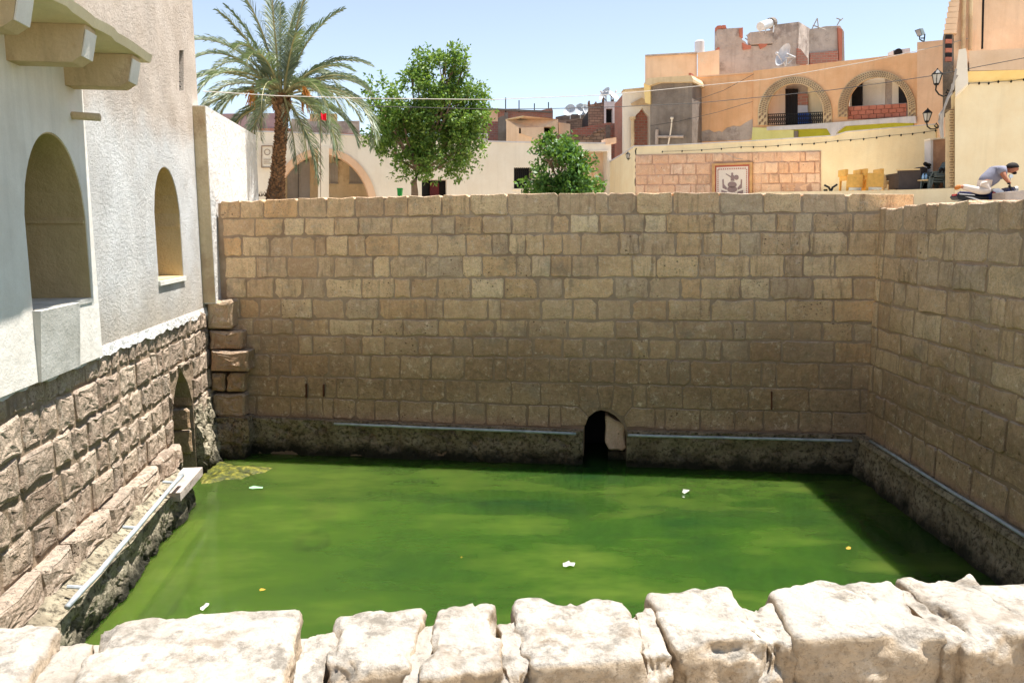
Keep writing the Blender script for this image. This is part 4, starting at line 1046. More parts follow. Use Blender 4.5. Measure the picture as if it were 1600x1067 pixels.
# orange arched building
OB = PL((1180, 31.0), (1430, 26.6))
obd = thing('arched_balcony_house', 'orange house with two large patterned balcony arches, one railed and one half bricked up', 'house', at(1300, 330, 29))
a1o = arch(1198.5, 1286, 131, 176, 196, 22); a2o = arch(1324, 1418.5, 121.5, 168, 187, 22)
fac('facade', [[(1177, 111), (1300, 97.5), (1359, 91), (1433, 82), (1433, 184), (1433, 208), (1177, 222)], a1o, a2o], OB, .12, M['orange'], obd)
fac('corner_tower', [(1433, 66.5), (1483, 62), (1483, 215), (1433, 215)], OB, .6, M['peach'], obd, off=.05)
fac('floor_slab', [(1190, 197.5), (1425, 188), (1425, 192), (1190, 202)], OB, .8, M['ledge_white'], obd, off=-.125)
for (xa, xb, ya, yb, yt, ys, ix0, ix1, it) in ((1184, 1299.5, 205, 196, 120, 178, 1198.2, 1286.3, 131), (1309, 1430.5, 190, 183, 110.5, 170, 1323.7, 1418.8, 121.5)):
    outer = arch(xa, xb, yt, ys, yb, 26); inner = arch(ix0, ix1, it, ys-2, yb, 26)
    rg = outer+inner[::-1]
    rr_ = fac('arch_surround', rg, OB, .08, M['cream_old'], obd, off=.06)
    # interlaced relief: small raised dark bricks, alternating
    mb = MB(); n_ = 52
    for ringk, fr_ in enumerate((.2, .5, .8)):
        for i in range(n_+1):
            tt = i/n_
            def pt(fr2, t2):
                L1, L2 = outer, inner
                m_ = len(L1)-1; s_ = max(0, min(.9999, t2))*m_; k_ = int(s_); f2 = s_-k_
                a_ = (L1[k_][0]+(L1[k_+1][0]-L1[k_][0])*f2, L1[k_][1]+(L1[k_+1][1]-L1[k_][1])*f2)
                b_ = (L2[k_][0]+(L2[k_+1][0]-L2[k_][0])*f2, L2[k_][1]+(L2[k_+1][1]-L2[k_][1])*f2)
                return (a_[0]+(b_[0]-a_[0])*fr2, a_[1]+(b_[1]-a_[1])*fr2)
            t2 = tt+(.008 if ringk % 2 else 0)
            q = [pt(fr_-.1, t2), pt(fr_-.1, t2+.008), pt(fr_+.1, t2+.012), pt(fr_+.1, t2+.004)]
            mb.prism([onpl(x, y, (OB[0][0]-.062, OB[0][1]-.062), (OB[1][0]-.062, OB[1][1]-.062)) for x, y in q], (.008, .008, 0))
    mb.build('relief_pattern', M['trunk_tree'], rr_, kind='stuff')
fac('loggia_back', R4(1190, 105, 1425, 215), OB, .2, M['concrete_pale'], obd, off=-1.0)
fac('loggia_wall', R4(1200, 120, 1228, 205), OB, .03, M['cream_pale'], obd, off=-.96)
fac('loggia_wall', R4(1262, 120, 1300, 205), OB, .03, M['cream'], obd, off=-.96)
fac('loggia_wall', R4(1347, 105, 1383, 190), OB, .03, M['white_smooth'], obd, off=-.96)
fac('loggia_wall', R4(1394, 105, 1404, 190), OB, .03, M['cream_pale'], obd, off=-.96)
fac('loggia_partition', R4(1290, 110, 1318, 205), OB, .7, M['cream_pale'], obd, off=-.125)
fac('loggia_ceiling', R4(1190, 112, 1425, 118), OB, .7, M['cream_pale'], obd, off=-.125)
dr = fac('door', R4(1227, 139, 1246, 200), OB, .05, M['door_dark'], obd, off=-.85)
for i in range(4): fac('door_board', R4(1228+i*4.6, 140, 1231.4+i*4.6, 198), OB, .02, M['dark'], dr, off=-.83)
fac('brick_infill', R4(1246.5, 147, 1262, 165), OB, .05, M['brick'], obd, off=-.85)
fac('white_sheet', R4(1246.5, 165, 1262, 178), OB, .05, M['ledge_white'], obd, off=-.8)
fac('blue_barrel', [(1246, 178), (1262, 177), (1263, 192), (1247, 194)], OB, .3, plain('blue_tarp', '1c4c9c', .5), obd, off=-.5)
fac('window', R4(1325, 128, 1347, 170), OB, .05, M['dark'], obd, off=-.85)
fac('window', R4(1404, 130, 1420, 165), OB, .05, M['dark'], obd, off=-.85)
# railing with lattice
rl = fac('railing', [(1198, 178.5), (1286, 175), (1286, 176.2), (1198, 179.7)], OB, .05, M['iron'], obd, off=-.02)
fac('railing_rail', [(1198, 195.5), (1286, 192.5), (1286, 193.7), (1198, 196.7)], OB, .05, M['iron'], rl, off=-.02)
mb = MB()
Rp = lambda x, y: onpl(x, y, OB[0], OB[1])+V((0, .03, 0))
for i in range(30):
    x = 1199+i*2.98; yt = 179-(x-1198)*.04; yb = 196-(x-1198)*.034
    mb.tube([Rp(x, yt), Rp(x, yb)], .013, 4)
    mb.tube([Rp(x, yt+2), Rp(x+2.9, yt+8), Rp(x, yb-2)], .012, 4)
    mb.tube([Rp(x+2.9, yt+2), Rp(x, yt+8), Rp(x+2.9, yb-2)], .012, 4)
mb.build('railing_lattice', M['iron'], rl, kind='stuff')
# bricks half closing the second arch
br = mo('brick_backing', [], [], None, obd) if False else fac('brick_mortar', [(1323.5, 167), (1419, 161), (1419, 184), (1323.5, 187.5)], OB, .14, M['concrete_pale'], obd, off=-.12)
for r in range(3):
    n_ = 8; x = 1324-(5 if r % 2 else 0)
    while x < 1418:
        x0, x1 = max(x, 1324), min(x+11.6, 1418.5)
        if x1-x0 > 3:
            yy = lambda X, rr2: (166.5-(X-1324)*.058)+rr2*(7.0-(X-1324)*.002)
            MB().prism([onpl(a_, b_, OB[0], OB[1])+V((0, .09, 0)) for a_, b_ in ((x0+.4, yy(x0, r)+.35), (x1-.4, yy(x1, r)+.35), (x1-.4, yy(x1, r+1)-.35), (x0+.4, yy(x0, r+1)-.35))], (0, .15, 0)).build('brick', M['brick_clay'], br)
        x += 12
# ledge and lime panels
fac('balcony_ledge', [(1198, 198.5), (1290, 192.5), (1430, 181.5), (1431, 192.5), (1395, 192), (1320, 197), (1308, 206), (1304, 213), (1299, 213), (1292, 201), (1280, 201), (1198, 204)], OB, .5, M['ledge_white'], obd, off=.16)
fac('lime_panel', [(1176, 199.5), (1198, 200), (1240, 203.5), (1240, 218), (1174, 222)], OB, .12, M['lime'], obd, off=.1)
fac('lime_recess', R4(1240, 201, 1300, 218), OB, .05, M['lime_deep'], obd, off=.06)
fac('lime_recess', [(1310, 205), (1320, 196), (1427, 187), (1427, 200), (1310, 212)], OB, .05, M['lime_deep'], obd, off=.06)
fac('vent_grille', R4(1241, 205, 1246.5, 217), OB, .05, M['concrete'], obd, off=.12)
# plain orange house left of it
h2 = thing('orange_house', 'plain orange plastered house with a grey bare patch at its foot, between concrete and arches', 'house', at(1130, 320, 31))
mkf = lambda name, pts, mat, off=0, back=4: fac(name, pts, PL((1082, 32.5), (1180, 31.2)), back, M[mat], h2, off=off)
mkf('wall', [(1081, 121.5), (1178, 114), (1178, 330), (1081, 330)], 'orange')
mkf('bare_patch', [(1085, 222), (1087, 211), (1093, 206), (1100, 205), (1108, 203), (1116, 207), (1124, 205), (1128, 207), (1136, 200), (1146, 197), (1156, 198), (1165, 192), (1176, 186), (1177, 215), (1170, 219)], 'concrete_pale', .015, .01)
mkf('parapet_edge', [(1081, 120), (1178, 112.5), (1178, 114.5), (1081, 122)], 'peach', .06, 4.1)
# raw concrete slab house
h3 = thing('concrete_house', 'bare grey concrete gable wall with a pipe on it and a cream cornice', 'house', at(1048, 320, 31))
mk3 = lambda name, pts, mat, off=0, back=4: fac(name, pts, PL((1010, 32.2), (1082, 31.2)), back, M[mat], h3, off=off)
mk3('wall', [(1016, 128), (1081, 123), (1082, 330), (1016, 330)], 'concrete')
mk3('cornice', [(1006, 131), (1012, 122.5), (1080, 118), (1083, 124), (1083, 128), (1030, 129), (1014, 134)], 'cream_old', .25)
mk3('yellow_return', [(1005.5, 131), (1016, 131), (1016, 163), (1008, 161)], 'yellow', .1)
mk3('chimney', [(1076, 114.5), (1080, 114.5), (1080, 121), (1076, 121)], 'brick_clay', .1, .3)
pq = lambda x, y, o_=.12: onpl(x, y, *[(p[0], p[1]-o_) for p in PL((1010, 32.2), (1082, 31.2))])
MB().tube([pq(1026.5, 204), pq(1027, 214), pq(1068, 213.5)], .055, 8).tube([pq(1026.5, 203), pq(1026, 226)], .07, 8).build('drain_pipe', M['concrete_pale'], h3)
MB().tube([pq(1050, 185), pq(1049, 198), pq(1047, 212), pq(1044, 226)], .03, 6).tube([pq(1048, 185), pq(1052, 185)], .05, 6).build('conduit', M['cream_pale'], h3)
# upper peach storey
h4 = thing('upper_storey', 'pale peach upper storey with a thin vertical joint, above the concrete wall', 'house', at(1060, 130, 34))
MB().prism([at(x, y, 34) for x, y in ((1008, 87.5), (1089, 83), (1089, 330), (1008, 330))], DV([1008], 4)).build('wall', M['peach_pale'], h4)
MB().prism([at(x, y, 33.9) for x, y in ((1090, 83), (1124, 78), (1124, 330), (1090, 330))], DV([1090], 4)).build('wall', M['peach_pale'], h4)
MB().prism([at(x, y, 33.85) for x, y in ((1008, 86), (1089, 81.5), (1089, 83.5), (1008, 88))], DV([1008], 4)).build('roof_edge', M['concrete_pale'], h4)
tk = thing('water_tank', 'white cylindrical water tank on the peach roof', 'water tank', at(1093, 83, 35))
MB().tube([at(1093, 84, 35), at(1093, 66, 35), at(1093, 63.5, 35)], [.21, .21, .15], 16).build('tank', M['ledge_white'], tk, smooth=False)
MB().tube([at(1098, 84, 34.9), at(1098.5, 67, 34.9)], .05, 6).build('inlet_pipe', M['metal_pale'], tk)
# cream tower left of concrete with ogee alcove
h5 = thing('cream_tower', 'narrow cream house end with a pointed niche walled up in red brick', 'house', at(990, 320, 33))
slab('wall', [[(974, 141.5), (1010, 138), (1017, 150), (1017, 330), (974, 330)], [(991, 330), (991, 186), (994, 180), (999, 175), (1003.5, 168), (1008, 175), (1014, 182), (1014, 330)]], lambda x, y: at(x, y, 33), (0, .35, 0), M['cream_pale'], h5)
MB().prism([at(x, y, 33.36) for x, y in ((975, 145), (1016, 145), (1016, 330), (975, 330))], (0, 3, 0)).build('body', M['brick'], h5)
MB().prism([at(x, y, 32.9) for x, y in ((986, 162), (1003, 153), (1011, 158), (1013, 163), (988, 164.5))], (0, .6, 0)).build('canopy', M['cream_old'], h5)
MB().tube([at(988.5, 235, 32.8), at(988.5, 187, 32.8)], .07, 10).tube([at(988.5, 187, 32.8), at(988.5, 183, 32.8)], .12, 10, r2=.14).build('column', M['cream_old'], h5)
MB().prism([at(x, y, 32.85) for x, y in ((974, 139.8), (1010, 136.5), (1010, 138.3), (974, 141.8))], (0, .6, 0)).build('roof_edge', M['cream_old'], h5)
# ruined concrete block on top
h6 = thing('ruined_storey', 'unfinished grey rooftop storey with broken brick edges above the orange house', 'ruin', at(1220, 130, 36))
jg = lambda pts: [(x+rs.uniform(-.6, .6), y+rs.uniform(-.6, .6)) for x, y in pts]
MB().prism([at(x, y, 36) for x, y in jg([(1121, 46), (1141, 44.5), (1160, 43.5), (1160, 63), (1165, 66), (1168, 72), (1176, 72.5), (1207, 70), (1209, 39), (1228, 37), (1247, 34), (1249, 40), (1247, 80), (1255, 130), (1121, 130)])], (0, .5, 0)).build('wall', M['concrete_pale'], h6)
MB().prism([at(x, y, 35.9) for x, y in ((1172, 51), (1207.5, 47.5), (1207.5, 68), (1172, 70))], (0, .4, 0)).build('pale_block', M['ledge_white'] if False else M['concrete_pale'], h6)
MB().prism([at(1247, 34, 35.98), at(1265, 45, 37.6), at(1265, 130, 37.6), at(1247, 130, 35.98)], (.3, .35, 0)).build('return_wall', M['concrete_pale'], h6)
MB().prism([at(x, y, 37.4) for x, y in jg([(1264, 46), (1290, 42), (1312, 40), (1319, 50), (1320, 130), (1264, 130)])], (0, .6, 0)).build('wall', M['concrete_pale'], h6)
MB().prism([at(x, y, 37.3) for x, y in jg([(1266, 84), (1280, 82), (1310, 79), (1310, 120), (1266, 120)])], (0, .3, 0)).build('brick_patch', M['brick'], h6)
MB().prism([at(x, y, 37.3) for x, y in jg([(1309, 43), (1316, 46), (1316, 95), (1311, 95)])], (0, .3, 0)).build('brick_edge', M['brick_clay'], h6)
MB().prism([at(x, y, 35.9) for x, y in jg([(1155, 45), (1161, 43.5), (1161, 60), (1157, 57)])], (0, .3, 0)).build('brick_edge', M['brick_clay'], h6)
MB().prism([at(x, y, 35.9) for x, y in jg([(1160, 67), (1165, 70), (1174, 71.5), (1174, 76), (1162, 77)])], (0, .3, 0)).build('brick_patch', M['brick_clay'], h6)
MB().prism([at(x, y, 35.9) for x, y in jg([(1186, 69), (1200, 68.5), (1197, 73), (1189, 76)])], (0, .3, 0)).build('brick_patch', M['brick_clay'], h6)
MB().prism([at(x, y, 35.9) for x, y in jg([(1246, 76), (1252, 78), (1262, 92), (1262, 100), (1246, 100)])], (0, .3, 0)).build('brick_patch', M['brick'], h6)
MB().prism([at(x, y, 35.9) for x, y in jg([(1121, 74), (1124, 74), (1124, 80), (1121, 80)])], (0, .3, 0)).build('brick_patch', M['brick_clay'], h6)
for x, y in ((1124, 43), (1131, 42)): MB().prism([at(x, y, 36) for x, y in jg([(x-3.5, y+4), (x-3, y-2), (x+3, y-3), (x+4, y+3)])], (0, .4, 0)).build('loose_brick', M['brick_clay'], h6)
mb = MB()
for a_, b_ in (((1268, 47), (1277, 29)), ((1277, 29), (1279, 46)), ((1270, 40), (1290, 47)), ((1308, 40), (1313, 31)), ((1313, 31), (1307, 29)), ((1313, 33), (1317, 29)), ((1164, 60), (1172, 66)), ((1166, 55), (1172, 62))):
    MB().tube([at(*a_, 37), at(*b_, 37)], .025, 5).build('bent_rebar', M['door_grey'], h6)
wh = thing('solar_water_heater', 'cylindrical rooftop water heater on a pale block of the ruined storey', 'water heater', at(1198, 51, 35))
MB().tube([at(1188, 42, 34.8), at(1205, 36.5, 35.4)], .19, 14).build('cylinder', M['metal_pale'], wh)
MB().tube([at(1203, 37, 35.3), at(1207, 36, 35.5)], .23, 14).build('end_cap', M['concrete'], wh)
for x in (1187, 1196, 1208): MB().tube([at(x, 51, 35), at(x+1, 40, 35.1)], .025, 5).build('stand', M['metal_pale'], wh)
dish(at(1228, 88, 33.6), .48, (-1, -.35, .35), 'large pale satellite dish seen edge on, above the orange parapet', .4)
dr2 = thing('dish_bracket', 'pale tubular bracket beside the large satellite dish', 'bracket', at(1240, 100, 33))
MB().tube([at(1228, 90, 33.2), at(1243, 89, 33.2), at(1231, 100, 33.2)], .03, 6).tube([at(1229, 84, 33.2), at(1243, 90, 33.2)], .03, 6).build('tubes', M['metal_pale'], dr2)
ac = thing('air_conditioner', 'white air conditioner box behind the orange parapet', 'air conditioner', at(1408, 86, 27.8))
MB().prism([at(x, y, 27.8) for x, y in ((1396, 79), (1422, 75.5), (1422.5, 88), (1396, 92))], (0, .4, 0)).build('casing', M['ledge_white'], ac)
cc = at(1404, 82.5, 27.7); MB().tube([cc, cc+V((0, .06, 0))], .14, 14).build('fan_grille', M['dark'], ac)
# floodlight
fd = thing('floodlight', 'floodlight on a bent bracket on top of the orange corner tower', 'floodlight', at(1442, 65, 26.5))
def px3(Y): return lambda x, y, o_=0: at(x, y, Y+o_)
g_ = px3(26.4)
MB().add([g_(1429, 48), g_(1437.5, 45), g_(1441, 56), g_(1434, 58), g_(1432, 47, .3), g_(1442, 44.5, .3), g_(1446, 54, .3), g_(1437, 57.5, .3)], [(0, 1, 2, 3), (4, 5, 6, 7), (0, 1, 5, 4), (1, 2, 6, 5), (2, 3, 7, 6), (3, 0, 4, 7)]).build('housing', M['plastic_grey'], fd)
MB().add([g_(1430.2, 48.6, -.02), g_(1437, 46.2, -.02), g_(1440, 55.5, -.02), g_(1434.4, 57, -.02)], [(0, 1, 2, 3)]).build('glass', M['glass_lamp'], fd)
MB().tube([g_(1437, 57), g_(1437, 62), g_(1442, 65)], .02, 6).tube([g_(1445, 54), g_(1444.5, 60), g_(1443.5, 66)], .02, 6).tube([g_(1439, 60), g_(1445, 60)], .02, 6).build('bracket', M['iron'], fd)

# ---- big cream building at the right edge
bb = thing('corner_building', 'tall cream and peach building filling the right edge of the view', 'building', at(1550, 330, 19.5))
YB_ = 19.4
MB().prism([at(x, y, YB_) for x, y in ((1492, 112), (1720, 100), (1720, 420), (1492, 420))], DV([1494], 5)).build('wall', M['cream'], bb)
MB().prism([at(x, y, YB_-.25) for x, y in ((1514.5, 80), (1720, 70), (1720, 107), (1514.5, 111))], DV([1516], 5)).build('parapet', M['peach_pale'], bb)
MB().add([at(1510, 112, YB_-.25), at(1720, 106, YB_-.25), at(1720, 122, YB_-.02), at(1506, 129, YB_-.02)], [(0, 1, 2, 3)]).build('cove', M['yellow'], bb)
MB().prism([at(x, y, YB_-.3) for x, y in ((1498, 78), (1509, 76), (1510.5, 82), (1513, 130), (1492.5, 150), (1493, 118))], DV([1500], 1)).build('corner_post', M['cream_pale'], bb)
MB().prism([at(x, y, YB_+1.2) for x, y in ((1515, -80), (1720, -80), (1720, 80), (1513, 82))], DV([1515], 4)).build('upper_wall', M['peach_pale'], bb)
MB().prism([at(x, y, YB_+1.1) for x, y in ((1487, -80), (1536, -80), (1533, 84), (1492, 112), (1490, 150), (1490, 46), (1487, 46))], DV([1495], 3)).build('side_wall', M['peach_pale'], bb)
MB().tube([at(1538, -60, YB_+1.1), at(1534.5, 77, YB_+1.1)], .025, 6).build('drain_pipe', M['iron'], bb)
for x0, x1 in ((1502, 1508), (1513, 1519)): MB().tube([at((x0+x1)/2+2, -60, YB_+1.0), at((x0+x1)/2, 78, YB_+1.0)], .05, 8).build('corner_moulding', M['cream_old'], bb)
# stepped corbels of the eaves on the left edge
ex = [(1486, -8), (1484.5, 2), (1482, 10), (1480.5, 19), (1479, 28), (1477, 37), (1475.5, 46), (1474, 52)]
for i in range(len(ex)-1):
    (xa, ya), (xb, yb) = ex[i], ex[i+1]
    MB().prism([at(xb, ya+1, YB_+.9), at(1500-i*.8, ya+.2, YB_+.9), at(1499-i*.8, yb, YB_+.9), at(xb+.8, yb+.2, YB_+.9)], DV([1490], .5)).build('corbel', M['peach_pale'], bb)
MB().prism([at(x, y, YB_+1.0) for x, y in ((1476, 47), (1489, 46), (1490, 170), (1473, 170), (1473, 60))], DV([1480], 1.5)).build('pier', M['concrete'], bb)
for i in range(3):
    y = 55+i*14
    MB().prism([at(1478, y, YB_+.97), at(1487.5, y, YB_+.97), at(1487.5, y+6, YB_+.97), at(1478, y+6, YB_+.97)], (0, .1, 0)).build('brick_hole', M['dark'], bb)
    MB().prism([at(1478, y+6.5, YB_+.96), at(1487.5, y+6.5, YB_+.96), at(1487.5, y+13, YB_+.96), at(1478, y+13, YB_+.96)], (0, .1, 0)).build('brick', M['brick_clay'], bb)
MB().prism([at(x, y, YB_+.3) for x, y in ((1486, 150), (1494, 140), (1494, 330), (1486, 330))], DV([1488], .5)).build('corner_strip', M['cream'], bb)
# patterned pilaster of stacked bricks
pl_ = MB().prism([at(x, y, YB_+.2) for x, y in ((1477, 178), (1491.5, 166), (1491.5, 330), (1477, 330))], DV([1480], .5)).build('pilaster', M['cream_old'], bb)
mb = MB()
for r in range(34):
    y = 171+r*4.1
    for c_ in range(3):
        x = 1484+c_*2.4+(1.2 if r % 2 else 0)
        if x < 1489.5: mb.prism([at(x, y, YB_+.19), at(x+1.8, y, YB_+.19), at(x+1.8, y+1.3, YB_+.19), at(x, y+1.3, YB_+.19)], (0, .02, 0))
mb.build('pilaster_pattern', M['trunk_tree'], pl_, kind='stuff')
dp = thing('stone_door_panel', 'mottled pink stone panel standing between pale jambs at the alley corner', 'panel', at(1466, 330, 20.6))
MB().prism([at(x, y, 20.7) for x, y in ((1457.5, 219), (1477, 217), (1477, 330), (1457.5, 330))], (0, .2, 0)).build('panel', M['pink_panel'], dp)
MB().prism([at(x, y, 20.6) for x, y in ((1454, 217), (1458, 217), (1457.5, 330), (1454, 330))], (0, .3, 0)).build('jamb', M['ledge_white'], dp)
MB().prism([at(x, y, 20.55) for x, y in ((1453.5, 216.5), (1477, 214.5), (1477, 217), (1453.5, 219))], (0, .3, 0)).build('lintel', M['cream_pale'], dp)
sv = thing('door_bracket', 'small dark metal bracket beside the pink stone panel', 'bracket', at(1450, 262, 20.5))
MB().tube([at(1445, 256, 20.4), at(1451, 259, 20.5), at(1453, 257, 20.5)], .05, 6).tube([at(1450, 258, 20.5), at(1452, 264, 20.5)], .04, 6).build('arm', M['iron'], sv)
# lamps
def lantern(label, top, cx, yt, yb, Y, arm, sc=1.0):
    r = thing('wall_lantern', label, 'lantern', at(*arm[-1], Y), group='black wall lanterns')
    h_ = (at(cx, yt, Y)-at(cx, yb, Y)).z; c = at(cx, yb, Y)
    def ring4(z, s_): return [V((c.x+s_*math.cos(a), c.y+s_*math.sin(a), c.z+z)) for a in [k*math.pi/3 for k in range(6)]]
    g0 = ring4(h_*.12, h_*.16); g1 = ring4(h_*.62, h_*.30); mb = MB()
    mb.add(g0+g1, [(k, (k+1) % 6, 6+(k+1) % 6, 6+k) for k in range(6)]+[tuple(range(6))]); mb.build('glass', M['glass_lamp'], r)
    mb = MB()
    for k in range(6): mb.tube([g0[k], g1[k]], h_*.025, 4)
    mb.tube([c, c+V((0, 0, h_*.12))], h_*.10, 6, r2=h_*.17)
    mb.tube([c+V((0, 0, h_*.62)), c+V((0, 0, h_*.68)), c+V((0, 0, h_*.86)), c+V((0, 0, h_*.9)), c+V((0, 0, h_))], [h_*.33, h_*.31, h_*.13, h_*.07, h_*.03], 8)
    mb.build('lantern_frame', M['iron'], r)
    MB().tube([at(x, y, Y) for x, y in arm], h_*.045, 6).build('arm', M['iron'], r)
lantern('upper of two black lanterns on curled arms at the alley corner', 0, 1463, 107, 134, 19.2, [(1463, 134), (1462, 141), (1467, 148), (1474, 151), (1481, 149), (1484, 143), (1480, 141), (1478, 145), (1484, 148), (1490, 141)])
lantern('lower of two black lanterns on curled arms at the alley corner', 0, 1448, 169, 192, 20.4, [(1448, 192), (1449, 198), (1454, 202), (1461, 202), (1466, 197), (1463, 193), (1460, 197), (1464, 201), (1470, 196)])
lantern('small black lantern on the corner of the cream garden wall', 0, 981, 237, 249, 27.0, [(981, 249), (981, 251), (985, 247)])
# tangle of conduits at the corner
cg = thing('cable_bundle', 'tangle of grey cables running down the corner beside the lanterns', 'cables', at(1475, 215, 19.3))
for i, pts in enumerate(([(1494, 108), (1491, 125), (1489, 140), (1483, 150), (1477, 165), (1471, 178), (1469, 200), (1471, 215)], [(1496, 118), (1488, 133), (1486, 148), (1479, 160), (1474, 172), (1472, 196), (1473, 216)], [(1487, 140), (1480, 155), (1475, 170), (1468, 180), (1467, 190), (1472, 200)])):
    MB().tube([at(x, y, 19.0+.02*i) for x, y in pts], .025, 6).build('cable', M['cable_pale'], cg)
bulbs('short cord of bulbs across the cream wall at the right edge', sagline([(1496, 129), (1530, 130), (1560, 127.5), (1600, 124), (1640, 120)], 2), lambda x, y: at(x, y, YB_-.06))
# ---- cables over the square
def cable(label, pts, Ys, mat='cable', r_=.009):
    full = []
    for (a_, ya), (b_, yb) in zip(zip(pts, Ys), list(zip(pts, Ys))[1:]):
        for i in range(6):
            t_ = i/6; full.append(at(a_[0]+(b_[0]-a_[0])*t_, a_[1]+(b_[1]-a_[1])*t_, ya+(yb-ya)*t_))
    full.append(at(*pts[-1], Ys[-1]))
    tag(MB().tube(full, r_, 5).build('overhead_cable', M[mat], None), label, 'cable', 'cables strung over the square')
cable('pale cable sagging from the tower across the trees and up over the orange arches', [(317, 143), (431, 150), (569, 154), (770, 156), (942, 149), (1019, 142), (1201, 124), (1359, 96), (1473, 71), (1518, 59)], [15.5, 17, 18.5, 20, 21, 21.5, 21.5, 21, 20.5, 20.4], 'cable_pale')
cable('thin dark cable crossing the arches below the pale one, ending at the right edge', [(569, 166), (769, 171), (866, 170), (960, 167.5), (1084, 162), (1200, 151), (1300, 141), (1359, 133), (1455, 119), (1600, 91), (1700, 70)], [20, 20.5, 21, 21, 21, 21, 20.5, 20, 19.5, 18.5, 18])
cable('short cable slanting up across the plain orange wall', [(1016, 197), (1060, 190), (1120, 176), (1176, 159)], [31.5, 31.4, 31, 30.8])
cable('short cable leaving the concrete cornice towards the orange parapet', [(1084, 158), (1130, 142), (1178, 116)], [31, 30.8, 30.7])
cable('slack cable loop over the pink stone panel', [(1134, 240), (1150, 248), (1180, 251), (1215, 247), (1240, 230)], [25.4, 25.2, 25, 24.7, 24.4], 'cable_pale')

# ------------------------------------------------------------------ TERRACE AND FURNITURE
TA, TB = P2(1375, 20.6), P2(1496, 19.35)
terr = thing('terrace', 'low cream plastered terrace with chairs on it at the right', 'terrace', at(1440, 330, 20))
TZ = at(1381, 297.7, 20.55).z
MB().prism([V((TA[0]-3, TA[1]+.75, TZ)), V((TA[0], TA[1], TZ)), V((TB[0], TB[1], TZ)), V((TB[0], 23, TZ)), V((TA[0]-3, 27, TZ))], (0, 0, -1.3)).build('body', M['cream'], terr)
def ter(px, py, Y): return at(px, py, Y)
def zrise(px, Y): p = at(px, 300, Y); return V((p.x, p.y, TZ))
def armchair(label, x0, x1, ytop, Y, mat, facing_back=True):
    b = zrise((x0+x1)/2, Y); wdt = (at(x1, 300, Y)-at(x0, 300, Y)).x; hgt = at(x0, ytop, Y).z-TZ
    r = thing('armchair', label, 'chair', b, group='armchairs on the terrace')
    hw = wdt/2
    bk = MB()
    bk.add([b+V((-hw, 0, .10)), b+V((hw, 0, .10)), b+V((hw, .0, hgt)), b+V((-hw, .0, hgt)), b+V((-hw, .09, .1)), b+V((hw, .09, .1)), b+V((hw, .05, hgt)), b+V((-hw, .05, hgt))], [(0, 1, 2, 3), (4, 5, 6, 7), (0, 1, 5, 4), (1, 2, 6, 5), (2, 3, 7, 6), (3, 0, 4, 7)])
    bk.build('backrest', M[mat], r)
    MB().box(b+V((-hw, .1, .3)), b+V((hw, .55, .4))).build('seat', M[mat], r)
    MB().box(b+V((-hw+.04, .12, .4)), b+V((hw-.04, .53, .45))).build('cushion', M['litter'], r)
    for s_ in (-1, 1):
        MB().box(b+V((s_*hw-.04, .1, .4)), b+V((s_*hw+.04, .55, .58))).build('armrest', M[mat], r)
        for y in (.04, .5): MB().box(b+V((s_*(hw-.03)-.025, y, 0)), b+V((s_*(hw-.03)+.025, y+.05, .3))).build('leg', M[mat], r)
    MB().box(b+V((-hw*.8, -.012, .02)), b+V((hw*.8, -.002, .09))).build('base_rail', M['litter'], r)
    return r
armchair('left of two yellow wicker armchairs seen from behind on the terrace', 1323.5, 1347.5, 272.5, 20.9, 'wicker')
armchair('right of two yellow wicker armchairs seen from behind on the terrace', 1354.5, 1379.5, 270.5, 20.7, 'wicker')
# side table between
st = thing('side_table', 'small yellow wicker stool between the two yellow armchairs', 'stool', zrise(1351, 21.3))
b = zrise(1351, 21.3); MB().box(b+V((-.07, 0, .0)), b+V((.07, .3, .35))).build('body', M['wicker'], st); MB().tube([b+V((0, .1, .35)), b+V((0, .1, .42))], .08, 10).build('ashtray', M['iron'], st)
# pale wicker chair in profile
b = zrise(1388, 21.2); r = thing('armchair', 'pale wicker armchair in profile between the yellow chairs and the brown sofa', 'chair', b, group='armchairs on the terrace')
MB().prism([b+V((-.16, 0, .1)), b+V((-.2, 0, .44)), b+V((-.12, 0, .46)), b+V((-.05, 0, .3)), b+V((-.04, 0, .1))], (0, .5, 0)).build('backrest', M['wicker_side'], r)
MB().box(b+V((-.05, 0, .2)), b+V((.26, .5, .28))).build('seat', M['wicker_side'], r)
MB().box(b+V((-.05, -.02, .33)), b+V((.2, .05, .38))).build('armrest', M['wicker_side'], r)
MB().tube([b+V((.12, .0, .43)), b+V((.2, .0, .45)), b+V((.28, .0, .40))], .03, 6).build('arm_tip', M['iron'], r)
for x in (-.12, .22):
    for y in (.03, .45): MB().tube([b+V((x, y, 0)), b+V((x, y, .2))], .02, 6).build('leg', M['wicker_side'], r)
# brown sofa from behind
b0, b1 = zrise(1403.5, 20.5), zrise(1437, 20.3); hgt = at(1403, 265.5, 20.5).z-TZ
r = thing('sofa', 'dark brown woven sofa seen from behind on the terrace', 'sofa', (b0+b1)/2)
MB().prism([b0+V((0, 0, .02)), b1+V((0, 0, .02)), b1+V((0, 0, hgt)), b0+V((0, 0, hgt))], (0, .12, 0)).build('backrest', M['brown_sofa'], r)
MB().box(b0+V((0, .12, .05)), b1+V((0, .75, .3))).build('seat', M['brown_sofa'], r)
for p in (b0, b1-V((.1, 0, 0))): MB().box(p+V((0, .12, .3)), p+V((.1, .75, .45))).build('armrest', M['brown_sofa'], r)
MB().prism([at(1403, 264.5, 20.35), at(1437.5, 263.5, 20.2), at(1437.5, 265.6, 20.2), at(1403, 266.6, 20.35)], (0, .1, 0)).build('top_rail', M['wicker_side'], r)
